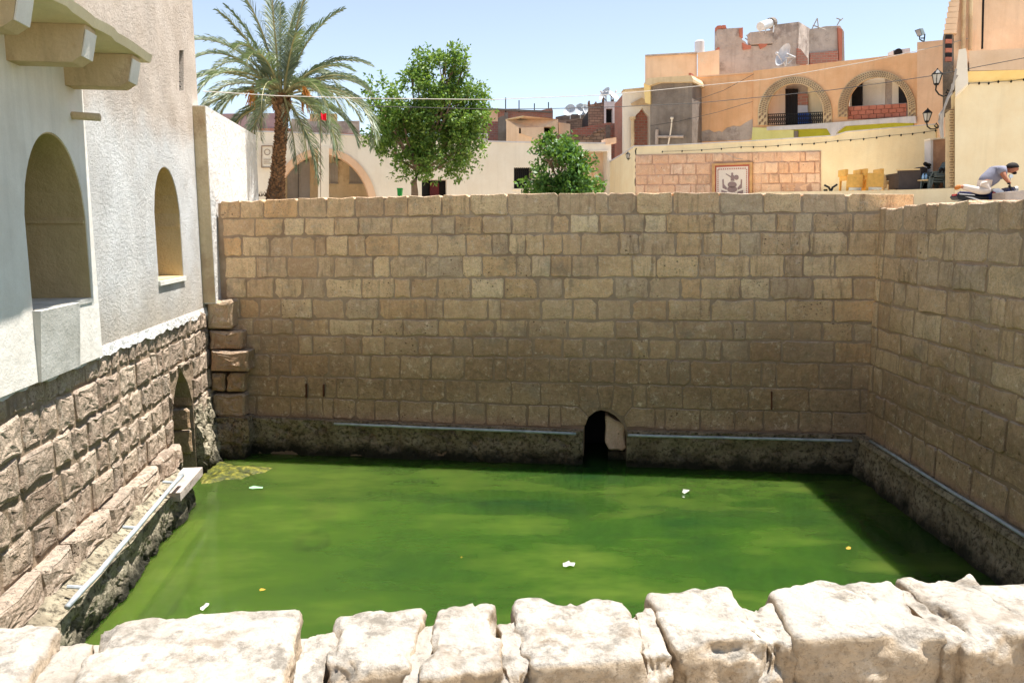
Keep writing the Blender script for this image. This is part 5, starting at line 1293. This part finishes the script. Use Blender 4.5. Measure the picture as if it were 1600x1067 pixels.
b = zrise(1444, 20.6); r = thing('sofa', 'second dark brown woven chair half behind the sofa, its back turned sideways', 'chair', b)
MB().prism([at(1437, 262, 20.6), at(1442, 260.5, 20.6), at(1449, 263, 20.6), at(1449, 297, 20.6), at(1440, 298, 20.6)], (0, .3, 0)).build('backrest', M['brown_sofa'], r)
MB().box(b+V((-.1, .0, .05)), b+V((.1, .5, .3))).build('seat', M['brown_sofa'], r)
tb = thing('cafe_table', 'small pale café table holding water bottles beside the brown sofa', 'table', zrise(1443, 20.15))
b = zrise(1443, 20.15); MB().box(b+V((-.1, -.1, .22)), b+V((.12, .15, .25))).build('top', M['wicker_side'], tb)
for x in (-.08, .1): MB().tube([b+V((x, 0, 0)), b+V((x, 0, .22))], .015, 6).build('leg', M['plastic_grey'], tb)
for i, (dx, lab) in enumerate(((-.04, 'left water bottle on the small pale table'), (.035, 'right water bottle on the small pale table'))):
    p = b+V((dx, 0, .25)); o = thing('water_bottle', lab, 'bottle', p, group='water bottles')
    MB().tube([p, p+V((0, 0, .1)), p+V((0, 0, .13)), p+V((0, 0, .15))], [.032, .032, .014, .013], 10).build('bottle', M['bottle_blue'], o, smooth=True)
    MB().tube([p+V((0, 0, .15)), p+V((0, 0, .165))], .015, 8).build('cap', M['moto_blue'], o)
# stack of grey plastic chairs in profile
for i in range(3):
    b = zrise(1462, 20.0)+V((i*.035, 0, i*.06))
    r = thing('plastic_chair', ['bottom', 'middle', 'top'][i]+' grey plastic armchair in the stack beside the cream wall', 'chair', b, group='stacked plastic chairs')
    sc_ = .8
    for y in (0, .42): MB().prism([b+V((x*sc_, y, z*sc_)) for x, z in ((-.22, .36), (.24, .40), (.27, .45), (-.22, .41))], (0, .045, 0)).build('armrest', M['plastic_grey'], r)
    MB().prism([b+V((x*sc_, .03, z*sc_)) for x, z in ((.22, .24), (.34, .72), (.38, .74), (.28, .24))], (0, .4, 0)).build('backrest', M['plastic_grey'], r)
    MB().prism([b+V((x*sc_, .03, z*sc_)) for x, z in ((-.2, .23), (.26, .21), (.26, .25), (-.2, .27))], (0, .4, 0)).build('seat', M['plastic_grey'], r)
    for y in (0, .42):
        MB().prism([b+V((x*sc_, y, z*sc_)) for x, z in ((-.22, .38), (-.17, .38), (-.2, 0), (-.25, 0))], (0, .04, 0)).build('leg', M['plastic_grey'], r)
        MB().prism([b+V((x*sc_, y, z*sc_)) for x, z in ((.22, .26), (.28, .26), (.34, 0), (.29, 0))], (0, .04, 0)).build('leg', M['plastic_grey'], r)
b = zrise(1466, 19.9)+V((0, 0, .40))
for i in range(2):
    tag(MB().tube([b+V((i*.09, 0, 0)), b+V((i*.09+.02, 0, .07)), b+V((i*.09+.05, .0, .12))], [.03, .05, .035], 8).build('black_bag', M['moto_black'], None), ['left', 'right'][i]+' small black bundle lying on the stacked plastic chairs', 'bag')
# black curved metal plant-like bracket
o = thing('iron_ornament', 'black curved iron bracket like a small forked branch behind the wall top', 'ornament', at(1298, 306, 21))
MB().tube([at(1298, 312, 21), at(1298, 300, 21), at(1295, 293, 21), at(1288, 289.5, 21)], .03, 6).tube([at(1298, 300, 21), at(1301, 293, 21), at(1308, 288.5, 21)], .03, 6).tube([at(1290, 299, 21), at(1290, 296, 21)], .05, 6).build('arms', M['iron'], o)
o = tag(MB().prism([at(1571, 300.5, 14.6), at(1600, 297.5, 14.6), at(1640, 297, 14.6), at(1640, 325, 14.6), at(1571, 325, 14.6)], (0, .4, 0)).build('concrete_block', M['concrete_pale'], None), 'pale concrete block standing behind the right wall top, in front of the motorbike wheel', 'block')

# ------------------------------------------------------------------ MOTORBIKE
YM = 15.2
def mp(x, y, o_=0): return at(x, y, YM+o_)
mt = thing('motorbike', 'dark blue and white motorbike parked behind the right wall with a man on it', 'motorbike', mp(1545, 360))
MB().add([mp(1496, 301.5, .06), mp(1500, 299, .10), mp(1548, 302, .14), mp(1548, 303, -.14), mp(1500, 300.5, -.1), mp(1496, 304, -.06), mp(1500, 306, 0), mp(1546, 308, 0)], [(0, 1, 2, 3, 4, 5), (5, 4, 3, 7, 6), (0, 1, 2, 7, 6), (0, 5, 6), (2, 3, 7)]).build('seat', M['moto_blue'], mt)
MB().prism([mp(x, y, -.12) for x, y in ((1498, 304), (1530, 307), (1550, 309), (1547, 318), (1515, 315), (1498, 312), (1495, 308))], (0, .24, 0)).build('tail_panel', M['moto_black'], mt)
MB().prism([mp(x, y, -.135) for x, y in ((1499, 302), (1522, 304), (1524, 305.5), (1500, 304))], (0, .02, 0)).build('white_stripe', M['moto_white'], mt)
MB().prism([mp(x, y, -.135) for x, y in ((1508, 307), (1520, 308.5), (1534, 313), (1528, 313))], (0, .02, 0)).build('white_stripe', M['moto_white'], mt)
MB().prism([mp(x, y, -.07) for x, y in ((1493, 303.5), (1495.5, 303), (1499, 311), (1496.5, 311.5))], (0, .14, 0)).build('tail_light', M['moto_red'], mt)
MB().prism([mp(x, y, -.15) for x, y in ((1547, 300), (1556, 301), (1562, 312), (1560, 330), (1545, 330))], (0, .3, 0)).build('fuel_tank', M['moto_blue'], mt)
MB().prism([mp(x, y, -.17) for x, y in ((1551, 296), (1560, 294), (1568, 298), (1570, 305), (1563, 311), (1556, 304))], (0, .34, 0)).build('front_fairing', M['moto_white'], mt)
MB().prism([mp(x, y, -.18) for x, y in ((1552, 300), (1555, 300), (1564, 309), (1566, 304), (1568, 306), (1564, 312), (1560, 311))], (0, .36, 0)).build('red_trim', M['moto_red'], mt)
for x in (1508, 1592):
    c = V((mp(x, 330).x, YM, .29)); wv = []; wf = []
    wh_ = thing('wheel', None, None, c, parent=mt)
    for i in range(24):
        a = 2*math.pi*i/24
        for j in range(8):
            b_ = 2*math.pi*j/8; rr = .24+.05*math.cos(b_); wv.append(c+V((rr*math.cos(a), .05*math.sin(b_), rr*math.sin(a))))
    for i in range(24):
        for j in range(8): wf.append((i*8+j, i*8+(j+1) % 8, ((i+1) % 24)*8+(j+1) % 8, ((i+1) % 24)*8+j))
    mo('tyre', wv, wf, M['moto_black'], wh_, smooth=True)
    mb = MB(); mb.tube([c-V((0, .05, 0)), c+V((0, .05, 0))], .04, 10)
    for k in range(6):
        a = k*math.pi/3; mb.tube([c, c+V((.2*math.cos(a), 0, .2*math.sin(a)))], .012, 5)
    mb.build('rim', M['chrome'], wh_)
cf = V((mp(1592, 330).x, YM, .29))
for s_ in (-.09, .09): MB().tube([cf+V((0, s_, 0)), mp(1577, 290, s_)], .022, 8).build('fork', M['moto_black'], mt)
MB().tube([mp(1576, 287, -.32), mp(1577, 286, -.15), mp(1578, 289, 0), mp(1577, 286, .15), mp(1576, 287, .32)], .015, 8).build('handlebar', M['moto_black'], mt)
for s_ in (-.32, .32): MB().tube([mp(1576, 287, s_*1.0), mp(1575.5, 287, s_*.7)], .022, 8).build('grip', M['moto_black'], mt)
for s_ in (-.2, .2):
    MB().tube([mp(1577.5, 286, s_), mp(1579, 279, s_*1.2)], .006, 5).build('mirror_stem', M['chrome'], mt)
    c = mp(1579.5, 275.5, s_*1.2); MB().tube([c-V((.0, .012, 0)), c+V((0, .012, 0))], .038, 14).build('mirror', M['chrome'], mt)
MB().prism([mp(x, y, -.1) for x, y in ((1575, 294), (1582, 292), (1585, 298), (1580, 302), (1574, 300))], (0, .2, 0)).build('headlight_cowl', M['moto_blue'], mt)
c = mp(1584, 296.5); MB().tube([c, c+V((.05, 0, 0))], .06, 12, r2=.07).build('headlight', M['glass_lamp'], mt)
MB().prism([mp(x, y, -.04) for x, y in ((1580, 318), (1590, 313), (1600, 316), (1606, 324), (1598, 319), (1588, 317))], (0, .08, 0)).build('mudguard', M['moto_blue'], mt)
MB().prism([mp(x, y, -.13) for x, y in ((1535, 318), (1568, 316), (1565, 345), (1538, 345))], (0, .26, 0)).build('engine', M['moto_black'], mt)
MB().tube([mp(1560, 345, -.16), mp(1530, 346, -.18), mp(1500, 336, -.18)], .035, 8).build('exhaust', M['chrome'], mt)
MB().tube([mp(1550, 330, .1), mp(1548, 368, .35)], .012, 6).build('kickstand', M['iron'], mt)

# ------------------------------------------------------------------ THE MAN
def skin(name, nodes, edges, mat, parent, root=0, sub=2):
    me = bpy.data.meshes.new(name); base = wloc(parent)
    me.from_pydata([V(p)-base for p, r in nodes], edges, [])
    bm = bmesh.new(); bm.from_mesh(me); ly = bm.verts.layers.skin.verify(); bm.verts.ensure_lookup_table()
    for i, (p, r) in enumerate(nodes):
        rr = r if isinstance(r, (tuple, list)) else (r, r)
        bm.verts[i][ly].radius = rr; bm.verts[i][ly].use_root = (i == root)
    bm.to_mesh(me); bm.free()
    me.materials.append(mat)
    o = bpy.data.objects.new(name, me); COL.objects.link(o); o.parent = parent; WORLD[o.name] = base
    m_ = o.modifiers.new('skin', 'SKIN'); m_.use_smooth_shade = True; m_.use_x_symmetry = False
    s_ = o.modifiers.new('sub', 'SUBSURF'); s_.levels = sub; s_.render_levels = sub
    return o
pe = thing('person', 'man in grey t-shirt and pale trousers kneeling on the motorbike, leaning over its handlebar', 'person', mp(1535, 302))
H = lambda x, y, o_=0: mp(x, y, o_)
nodes = [(H(1535, 289), .11), (H(1545, 279.5), .13), (H(1556, 271), .15), (H(1564, 266.5), .13), (H(1571, 265), .06), (H(1578, 264.5), .085), (H(1582.5, 263.5), .098), (H(1586, 265.5), .085), (H(1586.5, 268.5), .06)]
edges = [(i, i+1) for i in range(8)]
def add(p, r, frm): nodes.append((p, r)); edges.append((frm, len(nodes)-1)); return len(nodes)-1
for s_ in (-1, 1):
    k = add(H(1565, 268, .17*s_), .068, 3)
    k = add(H(1568, 273, .23*s_), .05, k); k = add(H(1570.5, 278.5, .27*s_), .042, k); k = add(H(1574, 282.5, .29*s_), .034, k)
    k = add(H(1576.3, 285, .30*s_), .03, k); hnd = k
    for f_ in range(4):
        q = add(H(1577.6, 284.4+f_*.1, (.27+.022*f_)*s_), .010, hnd); q = add(H(1579.2, 285.8, (.268+.022*f_)*s_), .009, q); add(H(1578.8, 288, (.268+.022*f_)*s_), .008, q)
    q = add(H(1575.6, 286.8, .262*s_), .011, hnd); add(H(1577, 288.6, .255*s_), .009, q)
    k = add(H(1537, 291, .11*s_), .095, 0); kn = add(H(1546-(0 if s_ < 0 else 4), 300, .13*s_), .07, k)
    k = add(H(1527, 298, .13*s_), .055, kn); k = add(H(1508, 293.5, .12*s_), .036, k); k = add(H(1502, 291.5, .12*s_), .034, k)
    k = add(H(1497, 293.5, .12*s_), .032, k); add(H(1492.5, 296.5, .12*s_), .022, k)
skin('body', nodes, edges, M['skin'], pe)
sn = [(H(1532.5, 290.5), .15), (H(1546, 279.5), .165), (H(1556, 271), .185), (H(1564, 267), .15), (H(1568.5, 265.3), .085)]; se = [(0, 1), (1, 2), (2, 3), (3, 4)]
for s_ in (-1, 1):
    sn.append((H(1565, 268, .18*s_), .088)); se.append((3, len(sn)-1)); sn.append((H(1567.3, 272, .225*s_), .075)); se.append((len(sn)-2, len(sn)-1))
skin('t_shirt', sn, se, M['shirt'], pe)
tn = [(H(1534, 290.5), .13)]; te = []
for s_ in (-1, 1):
    def ta(p, r, f_): tn.append((p, r)); te.append((f_, len(tn)-1)); return len(tn)-1
    k = ta(H(1537, 292, .11*s_), .112, 0); k = ta(H(1545.5-(0 if s_ < 0 else 4), 299.8, .13*s_), .088, k); k = ta(H(1527, 297.6, .13*s_), .075, k); k = ta(H(1510, 293.5, .12*s_), .062, k); k = ta(H(1503, 291.5, .12*s_), .058, k)
skin('trousers', tn, te, M['trousers'], pe)
for s_ in (-1, 1):
    skin('shoe', [(H(1501, 290.5, .12*s_), .045), (H(1496.5, 292.8, .12*s_), .05), (H(1491.5, 296, .12*s_), .035)], [(0, 1), (1, 2)], M['shoe'], pe)
def blob(name, c, r3, mat, parent, tilt=0, cut=-1.0):
    vv = []; ff = []; nu_, nv_ = 14, 8
    for j_ in range(nv_+1):
        ph = math.pi*j_/nv_
        for i_ in range(nu_):
            th = 2*math.pi*i_/nu_; x, y, z = math.sin(ph)*math.cos(th), math.sin(ph)*math.sin(th), max(cut, math.cos(ph))
            x, z = x*r3[0], z*r3[2]; x, z = x*math.cos(tilt)+z*math.sin(tilt), -x*math.sin(tilt)+z*math.cos(tilt)
            vv.append(V(c)+V((x, y*r3[1], z)))
    for j_ in range(nv_):
        for i_ in range(nu_): ff.append((j_*nu_+i_, j_*nu_+(i_+1) % nu_, (j_+1)*nu_+(i_+1) % nu_, (j_+1)*nu_+i_))
    return mo(name, vv, ff, mat, parent, smooth=True)
blob('hair', H(1581.3, 262.6), (.125, .1, .105), M['hair'], pe, tilt=-.1, cut=-.05)
blob('beard', H(1584.3, 270.2), (.05, .055, .03), M['hair'], pe, tilt=.4)
for s_ in (-1, 1):
    MB().tube([H(1588.8, 263.6, .035*s_), H(1589.5, 264, .036*s_)], .012, 6).build('eye', M['moto_white'], pe)
    MB().tube([H(1580.5, 266, .092*s_), H(1580.5, 266, .112*s_)], .03, 8).build('ear', M['skin'], pe)
MB().tube([H(1588.7, 264.6), H(1590.2, 266.4), H(1588.6, 267.4)], [.010, .018, .012], 6).build('nose', M['skin'], pe)
MB().tube([H(1588.2, 269.4, -.025), H(1588.8, 269.2, 0), H(1588.2, 269.4, .025)], .008, 5).build('mouth', M['moto_red'], pe)

# ------------------------------------------------------------------ PALM
PY = 20.0
pm = thing('palm_tree', 'tall date palm with arching grey green fronds behind the far pool wall', 'palm', at(434, 330, PY))
pts = [at(430, 335, PY), at(431, 308, PY), at(433, 285, PY), at(436, 250, PY), at(439, 215, PY), at(441, 185, PY), at(440, 165, PY), at(440, 148, PY)]
rad = [.25, .22, .175, .145, .14, .145, .19, .16]
MB().tube(pts, rad, 16).build('trunk', M['bark'], pm)
mb = MB(); R_ = random.Random(21)
def along(pts, t_):
    s_ = t_*(len(pts)-1); k = min(int(s_), len(pts)-2); return pts[k].lerp(pts[k+1], s_-k), s_-k, k
for i in range(620):
    t_ = (i/620)**1.0; p, f_, k = along(pts, t_*.98); r_ = rad[k]+(rad[k+1]-rad[k])*f_
    a = i*2.39996+R_.uniform(-.2, .2); o_ = V((math.cos(a), math.sin(a), 0)); tn_ = V((-math.sin(a), math.cos(a), 0))
    s_ = R_.uniform(.035, .06); ln_ = R_.uniform(.04, .085)*(1.6 if t_ > .78 else 1)
    b0 = p+o_*r_*.93
    mb.add([b0-tn_*s_, b0+tn_*s_, b0+tn_*s_*.5+o_*ln_*.75+V((0, 0, ln_)), b0-tn_*s_*.5+o_*ln_*.75+V((0, 0, ln_)), b0+V((0, 0, ln_*1.0))], [(0, 1, 2, 3), (0, 4, 3), (1, 2, 4), (2, 3, 4)])
mb.build('leaf_bases', M['palm_boot'], pm, kind='stuff')
CR = at(440, 150, PY)
def frond(az, el, length, droop, R_, nleaf=58):
    o_ = V((math.cos(az), math.sin(az), 0)); p = CR+o_*.12+V((0, 0, R_.uniform(-.1, .2))); n = 18; pts = [p]; d = el
    tw = R_.uniform(-.25, .25)
    for i in range(n):
        d -= droop*(.3+1.5*(i/n))/n
        az2 = az+tw*(i/n)
        p = p+V((math.cos(az2)*math.cos(d), math.sin(az2)*math.cos(d), math.sin(d)))*(length/n); pts.append(p)
    mb = MB(); mb.tube(pts, [.028*(1-.85*i/n)+.003 for i in range(n+1)], 5)
    lf = MB()
    for k in range(nleaf):
        t_ = .16+.84*k/nleaf; q, f_, i = along(pts, t_); dr = (pts[i+1]-pts[i]).normalized()
        side = dr.cross(V((0, 0, 1)));
        side = side.normalized() if side.length > .05 else V((-o_.y, o_.x, 0))
        up = side.cross(dr).normalized()
        L_ = (.40*math.sin(math.pi*min(1, t_*.86+.12))**.6+.05)*R_.uniform(.85, 1.1)*length/2.5
        for s_ in (-1, 1):
            dd = (dr*.85+side*s_*R_.uniform(.55, .95)*(1.1-.5*t_)+up*R_.uniform(.05, .4)).normalized()
            e1 = q+dd*L_*.55; e2 = q+dd*L_+V((0, 0, -L_*R_.uniform(.1, .32)))
            wv_ = (dr*.6+up*.8).normalized()*.013*R_.uniform(.8, 1.3)
            lf.add([q-wv_, q+wv_, e1+wv_*1.1, e1-wv_*1.1, e2], [(0, 1, 2, 3), (3, 2, 4)])
    fo = lf.build('frond', M['leaf_palm'], pm)
    mb.build('rachis', M['rachis'], fo)
R_ = random.Random(5)
spec = []
for i in range(11): spec.append((R_.uniform(0, 6.28), R_.uniform(1.15, 1.5), R_.uniform(2.4, 2.85), R_.uniform(.2, .8)))
for i in range(13): spec.append((i*6.283/13+R_.uniform(-.15, .15), R_.uniform(.55, 1.0), R_.uniform(2.3, 2.8), R_.uniform(1.0, 1.7)))
for i in range(12): spec.append((i*6.283/12+R_.uniform(-.2, .2), R_.uniform(.05, .5), R_.uniform(2.2, 2.75), R_.uniform(1.2, 1.9)))
for i in range(8): spec.append((i*6.283/8+R_.uniform(-.2, .2), R_.uniform(-.5, .0), R_.uniform(2.0, 2.5), R_.uniform(.9, 1.4)))
# long hanging fronds towards the big tree, and a few straight down by the trunk
spec += [(-.12, .25, 3.2, 2.1), (-.5, -.2, 2.7, 1.5), (.3, .35, 2.9, 2.1), (-.6, -.8, 2.4, .8), (3.3, -.9, 2.3, .7), (2.9, -.2, 2.6, 1.4), (3.5, .1, 2.7, 1.6), (-1.0, -1.0, 2.2, .5)]
for s_ in spec: frond(*s_, R_)
mb = MB()
for i in range(9):
    a = R_.uniform(0, 6.28); p = CR+V((.2*math.cos(a), .2*math.sin(a), .05))
    e = [p, p+V((math.cos(a)*.25, math.sin(a)*.25, .28)), p+V((math.cos(a)*.5, math.sin(a)*.5, .15)), p+V((math.cos(a)*.6, math.sin(a)*.6, -.15))]
    mb.tube(e, .014, 4)
    for k in range(14): mb.tube([e[2], e[3]+V((R_.uniform(-.12, .12), R_.uniform(-.12, .12), R_.uniform(-.25, .1)))], .009, 4)
mb.build('date_stalks', M['dates'], pm)

# ------------------------------------------------------------------ LEAFY TREES
def leafy(name, label, Y, base, trunk, blobs, ntw, leaf, mat, r0, seed, per=9, limbs=True, cat='tree', tw=.22):
    R_ = random.Random(seed); root = thing(name, label, cat, at(*base, Y))
    if trunk: MB().tube([at(x, y, Y) for x, y in trunk], [r0*(1-.45*i/(len(trunk)-1)) for i in range(len(trunk))], 10).build('trunk', M['trunk_tree'], root, smooth=True)
    sc_ = Y/FPX; centers = []
    for (x, y, rx, ry) in blobs:
        c = at(x, y, Y+R_.uniform(-.4, .4)); centers.append((c, rx*sc_, ry*sc_))
    wts = [a*a*b for c, a, b in centers]
    top = at(*trunk[-1], Y) if trunk else at(*base, Y)
    lb = MB()
    for c, a, b in centers:
        p1 = top.lerp(c, .5)+V((R_.uniform(-.1, .1), R_.uniform(-.1, .1), -.05)); lb.tube([top, p1, c], r0*.45, 6, r2=.012)
        for k in range(5):
            d = V((R_.gauss(0, 1), R_.gauss(0, 1), R_.gauss(.3, .8))).normalized(); lb.tube([p1.lerp(c, .6), c+V((d.x*a, d.y*a, d.z*b))*.75], .016, 5, r2=.005)
    lb.build('branches', M['trunk_tree'], root)
    vv = []; ff = []
    for i in range(ntw):
        c, a, b = R_.choices(centers, wts)[0]
        d = V((R_.gauss(0, 1), R_.gauss(0, 1), R_.gauss(0, 1))).normalized(); rr = R_.random()**.42
        rr *= 1.02+.55*noise.noise(c+d*1.3)+.35*noise.noise((c+d*3)*2)
        p = c+V((d.x*a, d.y*a, d.z*b))*rr
        if noise.noise(p*1.5+V((seed, 0, 0))) < -.12: continue
        g = (d+V((R_.gauss(0, .5), R_.gauss(0, .5), R_.gauss(.1, .5)))).normalized()
        for k in range(per):
            q = p+g*(tw*k/per)+V((R_.gauss(0, .03), R_.gauss(0, .03), R_.gauss(0, .03)))
            ld = (g*.5+V((R_.gauss(0, .7), R_.gauss(0, .7), R_.gauss(-.25, .6)))).normalized(); L_ = leaf*R_.uniform(.7, 1.25)
            sd_ = ld.cross(V((R_.gauss(0, 1), R_.gauss(0, 1), R_.gauss(0, 1)))).normalized()*L_*.27
            n0 = len(vv); vv += [q, q+ld*L_*.45+sd_, q+ld*L_, q+ld*L_*.45-sd_]; ff.append((n0, n0+1, n0+2, n0+3))
    me = bpy.data.meshes.new('crown'); me.from_pydata([v-wloc(root) for v in vv], [], ff); me.materials.append(mat)
    o = bpy.data.objects.new('crown', me); COL.objects.link(o); o.parent = root
leafy('broadleaf_tree', 'big bushy green tree between the palm and the cream wall', 22.5, (648, 325), [(648, 330), (648, 300), (647, 285), (655, 268)],
  [(625, 165, 45, 38), (600, 190, 32, 36), (672, 130, 42, 38), (705, 112, 30, 30), (725, 105, 16, 22), (700, 160, 50, 45), (735, 175, 28, 40), (650, 205, 62, 45), (705, 220, 42, 42), (690, 260, 34, 24), (645, 250, 34, 26), (735, 225, 22, 30), (612, 232, 22, 20), (580, 145, 12, 16), (715, 82, 10, 10), (655, 108, 22, 18), (752, 165, 14, 18), (700, 85, 12, 12), (642, 112, 10, 14)],
  5000, .105, M['leaf_tree'], .12, 4, per=9)
leafy('bush', 'smaller bright green bush standing behind the middle of the far wall', 21.5, (880, 325), [(878, 330), (878, 305), (878, 290)],
  [(858, 245, 20, 28), (878, 262, 34, 34), (900, 275, 28, 26), (850, 280, 26, 24), (840, 222, 8, 16), (862, 222, 8, 14), (890, 235, 10, 14), (918, 288, 20, 14), (832, 285, 16, 16), (905, 255, 12, 12), (878, 292, 40, 16)],
  2000, .13, M['leaf_bush'], .07, 9, per=9, cat='bush', tw=.26)
gr = MB(); c0 = at(416, 305, 20)
for i in range(60):
    p = V((c0.x+rs.uniform(-.25, .3), 20+rs.uniform(-.2, .2), at(416, 307, 20).z)); a = rs.uniform(0, 6.28); h_ = rs.uniform(.06, .16)
    gr.add([p, p+V((.02, 0, 0)), p+V((math.cos(a)*.08, math.sin(a)*.05, h_))], [(0, 1, 2)])
tag(gr.build('dry_tuft', M['bark'], None), 'dry tuft of stems at the foot of the palm', 'weeds')

# ------------------------------------------------------------------ THINGS IN THE WATER
def flake(name, lab, cat, px, py, wx, wy, mat, seed, z=.006, n=9, curl=.02):
    R_ = random.Random(seed); c = onz(px, py, WZ+z); sc_ = c.length/FPX; vv = [c+V((0, 0, curl))]
    for i in range(n):
        a = 2*math.pi*i/n; k = R_.uniform(.65, 1.15)
        vv.append(c+V((wx*sc_*.5*k*math.cos(a), wy*sc_*1.4*k*math.sin(a), R_.uniform(0, curl))))
    return tag(mo(name, vv, [(0, 1+i, 1+(i+1) % n) for i in range(n)], mat), lab, cat)
flake('floating_litter', 'crumpled white scrap floating near the far wall, right of the outlet', 'litter', 1072, 769, 14, 5, M['litter'], 1, curl=.05)
flake('floating_litter', 'crumpled clear plastic scrap floating in the middle of the green pool', 'litter', 888, 884, 18, 7, M['litter'], 2, curl=.05)
flake('floating_litter', 'small cream square scrap floating near the near left corner', 'litter', 321, 948, 10, 8, M['litter'], 3, curl=.03)
flake('floating_litter', 'pale green plastic bag just under the surface by the algae mat', 'litter', 401, 762, 24, 5, plain('bag_green', '8fb890', .5), 4, curl=.015)
flake('floating_leaf', 'single yellow leaf floating right of the pool centre', 'leaf', 1326, 857, 7, 3, M['leaf_dry'], 5)
flake('floating_leaf', 'brown leaf floating left of the pool centre', 'leaf', 410, 922, 10, 3, M['leaf_dry'], 6)
flake('floating_leaf', 'tiny yellow leaf floating in front of the parapet middle', 'leaf', 721, 871, 4, 2.5, M['leaf_dry'], 7)
flake('floating_leaf', 'tiny pale leaf beside the white scrap below the outlet', 'leaf', 1068, 777, 4, 2, M['litter'], 8)
# submerged tyre
c = onz(500, 799, WZ-.063); vv = []; ff = []
for i in range(28):
    a = 2*math.pi*i/28
    for j in range(8):
        b_ = 2*math.pi*j/8; rr = .22+.075*math.cos(b_); vv.append(c+V((rr*math.cos(a), rr*math.sin(a), .06*math.sin(b_))))
for i in range(28):
    for j in range(8): ff.append((i*8+j, i*8+(j+1) % 8, ((i+1) % 28)*8+(j+1) % 8, ((i+1) % 28)*8+j))
tag(mo('sunken_tyre', vv, ff, M['moto_black'], smooth=True), 'dark round tyre lying just under the green water at left', 'tyre')
# algae mat in the corner
t = NT('algae_mat'); n_ = t.noise(9, 7, .7)
col = t.ramp(n_, (.36, hexc('2a2e0c')), (.5, hexc('4e5214')), (.62, hexc('7a7420')), (.74, hexc('a89c58')))
t.bsdf(col, .6, t.bump(n_, .04), spec=.4); M['algae'] = t.m
out = [(312, 738), (318, 722), (330, 716), (352, 722), (372, 728), (400, 728), (432, 731), (418, 738), (395, 742), (380, 749), (352, 750), (330, 756), (312, 757)]
R_ = random.Random(2); cpt = onz(350, 738, WZ+.03); vv = [cpt]; ff = []; per_ = []
for (a_, b_) in zip(out, out[1:]+out[:1]):
    for k in range(5): per_.append((a_[0]+(b_[0]-a_[0])*k/5+R_.uniform(-2, 2), a_[1]+(b_[1]-a_[1])*k/5+R_.uniform(-.8, .8)))
m_ = len(per_)
for lv_ in range(1, 7):
    for (x, y) in per_:
        p = onz(350+(x-350)*lv_/6, 738+(y-738)*lv_/6, WZ+.0)
        vv.append(V((p.x, p.y, WZ+.006+max(0, (.05+.05*fbm(p, 5)))*(1-lv_/6)**.5+(0 if lv_ < 6 else -.03))))
for k in range(m_): ff.append((0, 1+k, 1+(k+1) % m_))
for lv_ in range(5):
    for k in range(m_): ff.append((1+lv_*m_+k, 1+lv_*m_+(k+1) % m_, 1+(lv_+1)*m_+(k+1) % m_, 1+(lv_+1)*m_+k))
am = mo('algae_mat', vv, ff, M['algae'], smooth=True); tag(am, 'yellow green mat of algae floating in the far left corner', 'algae')
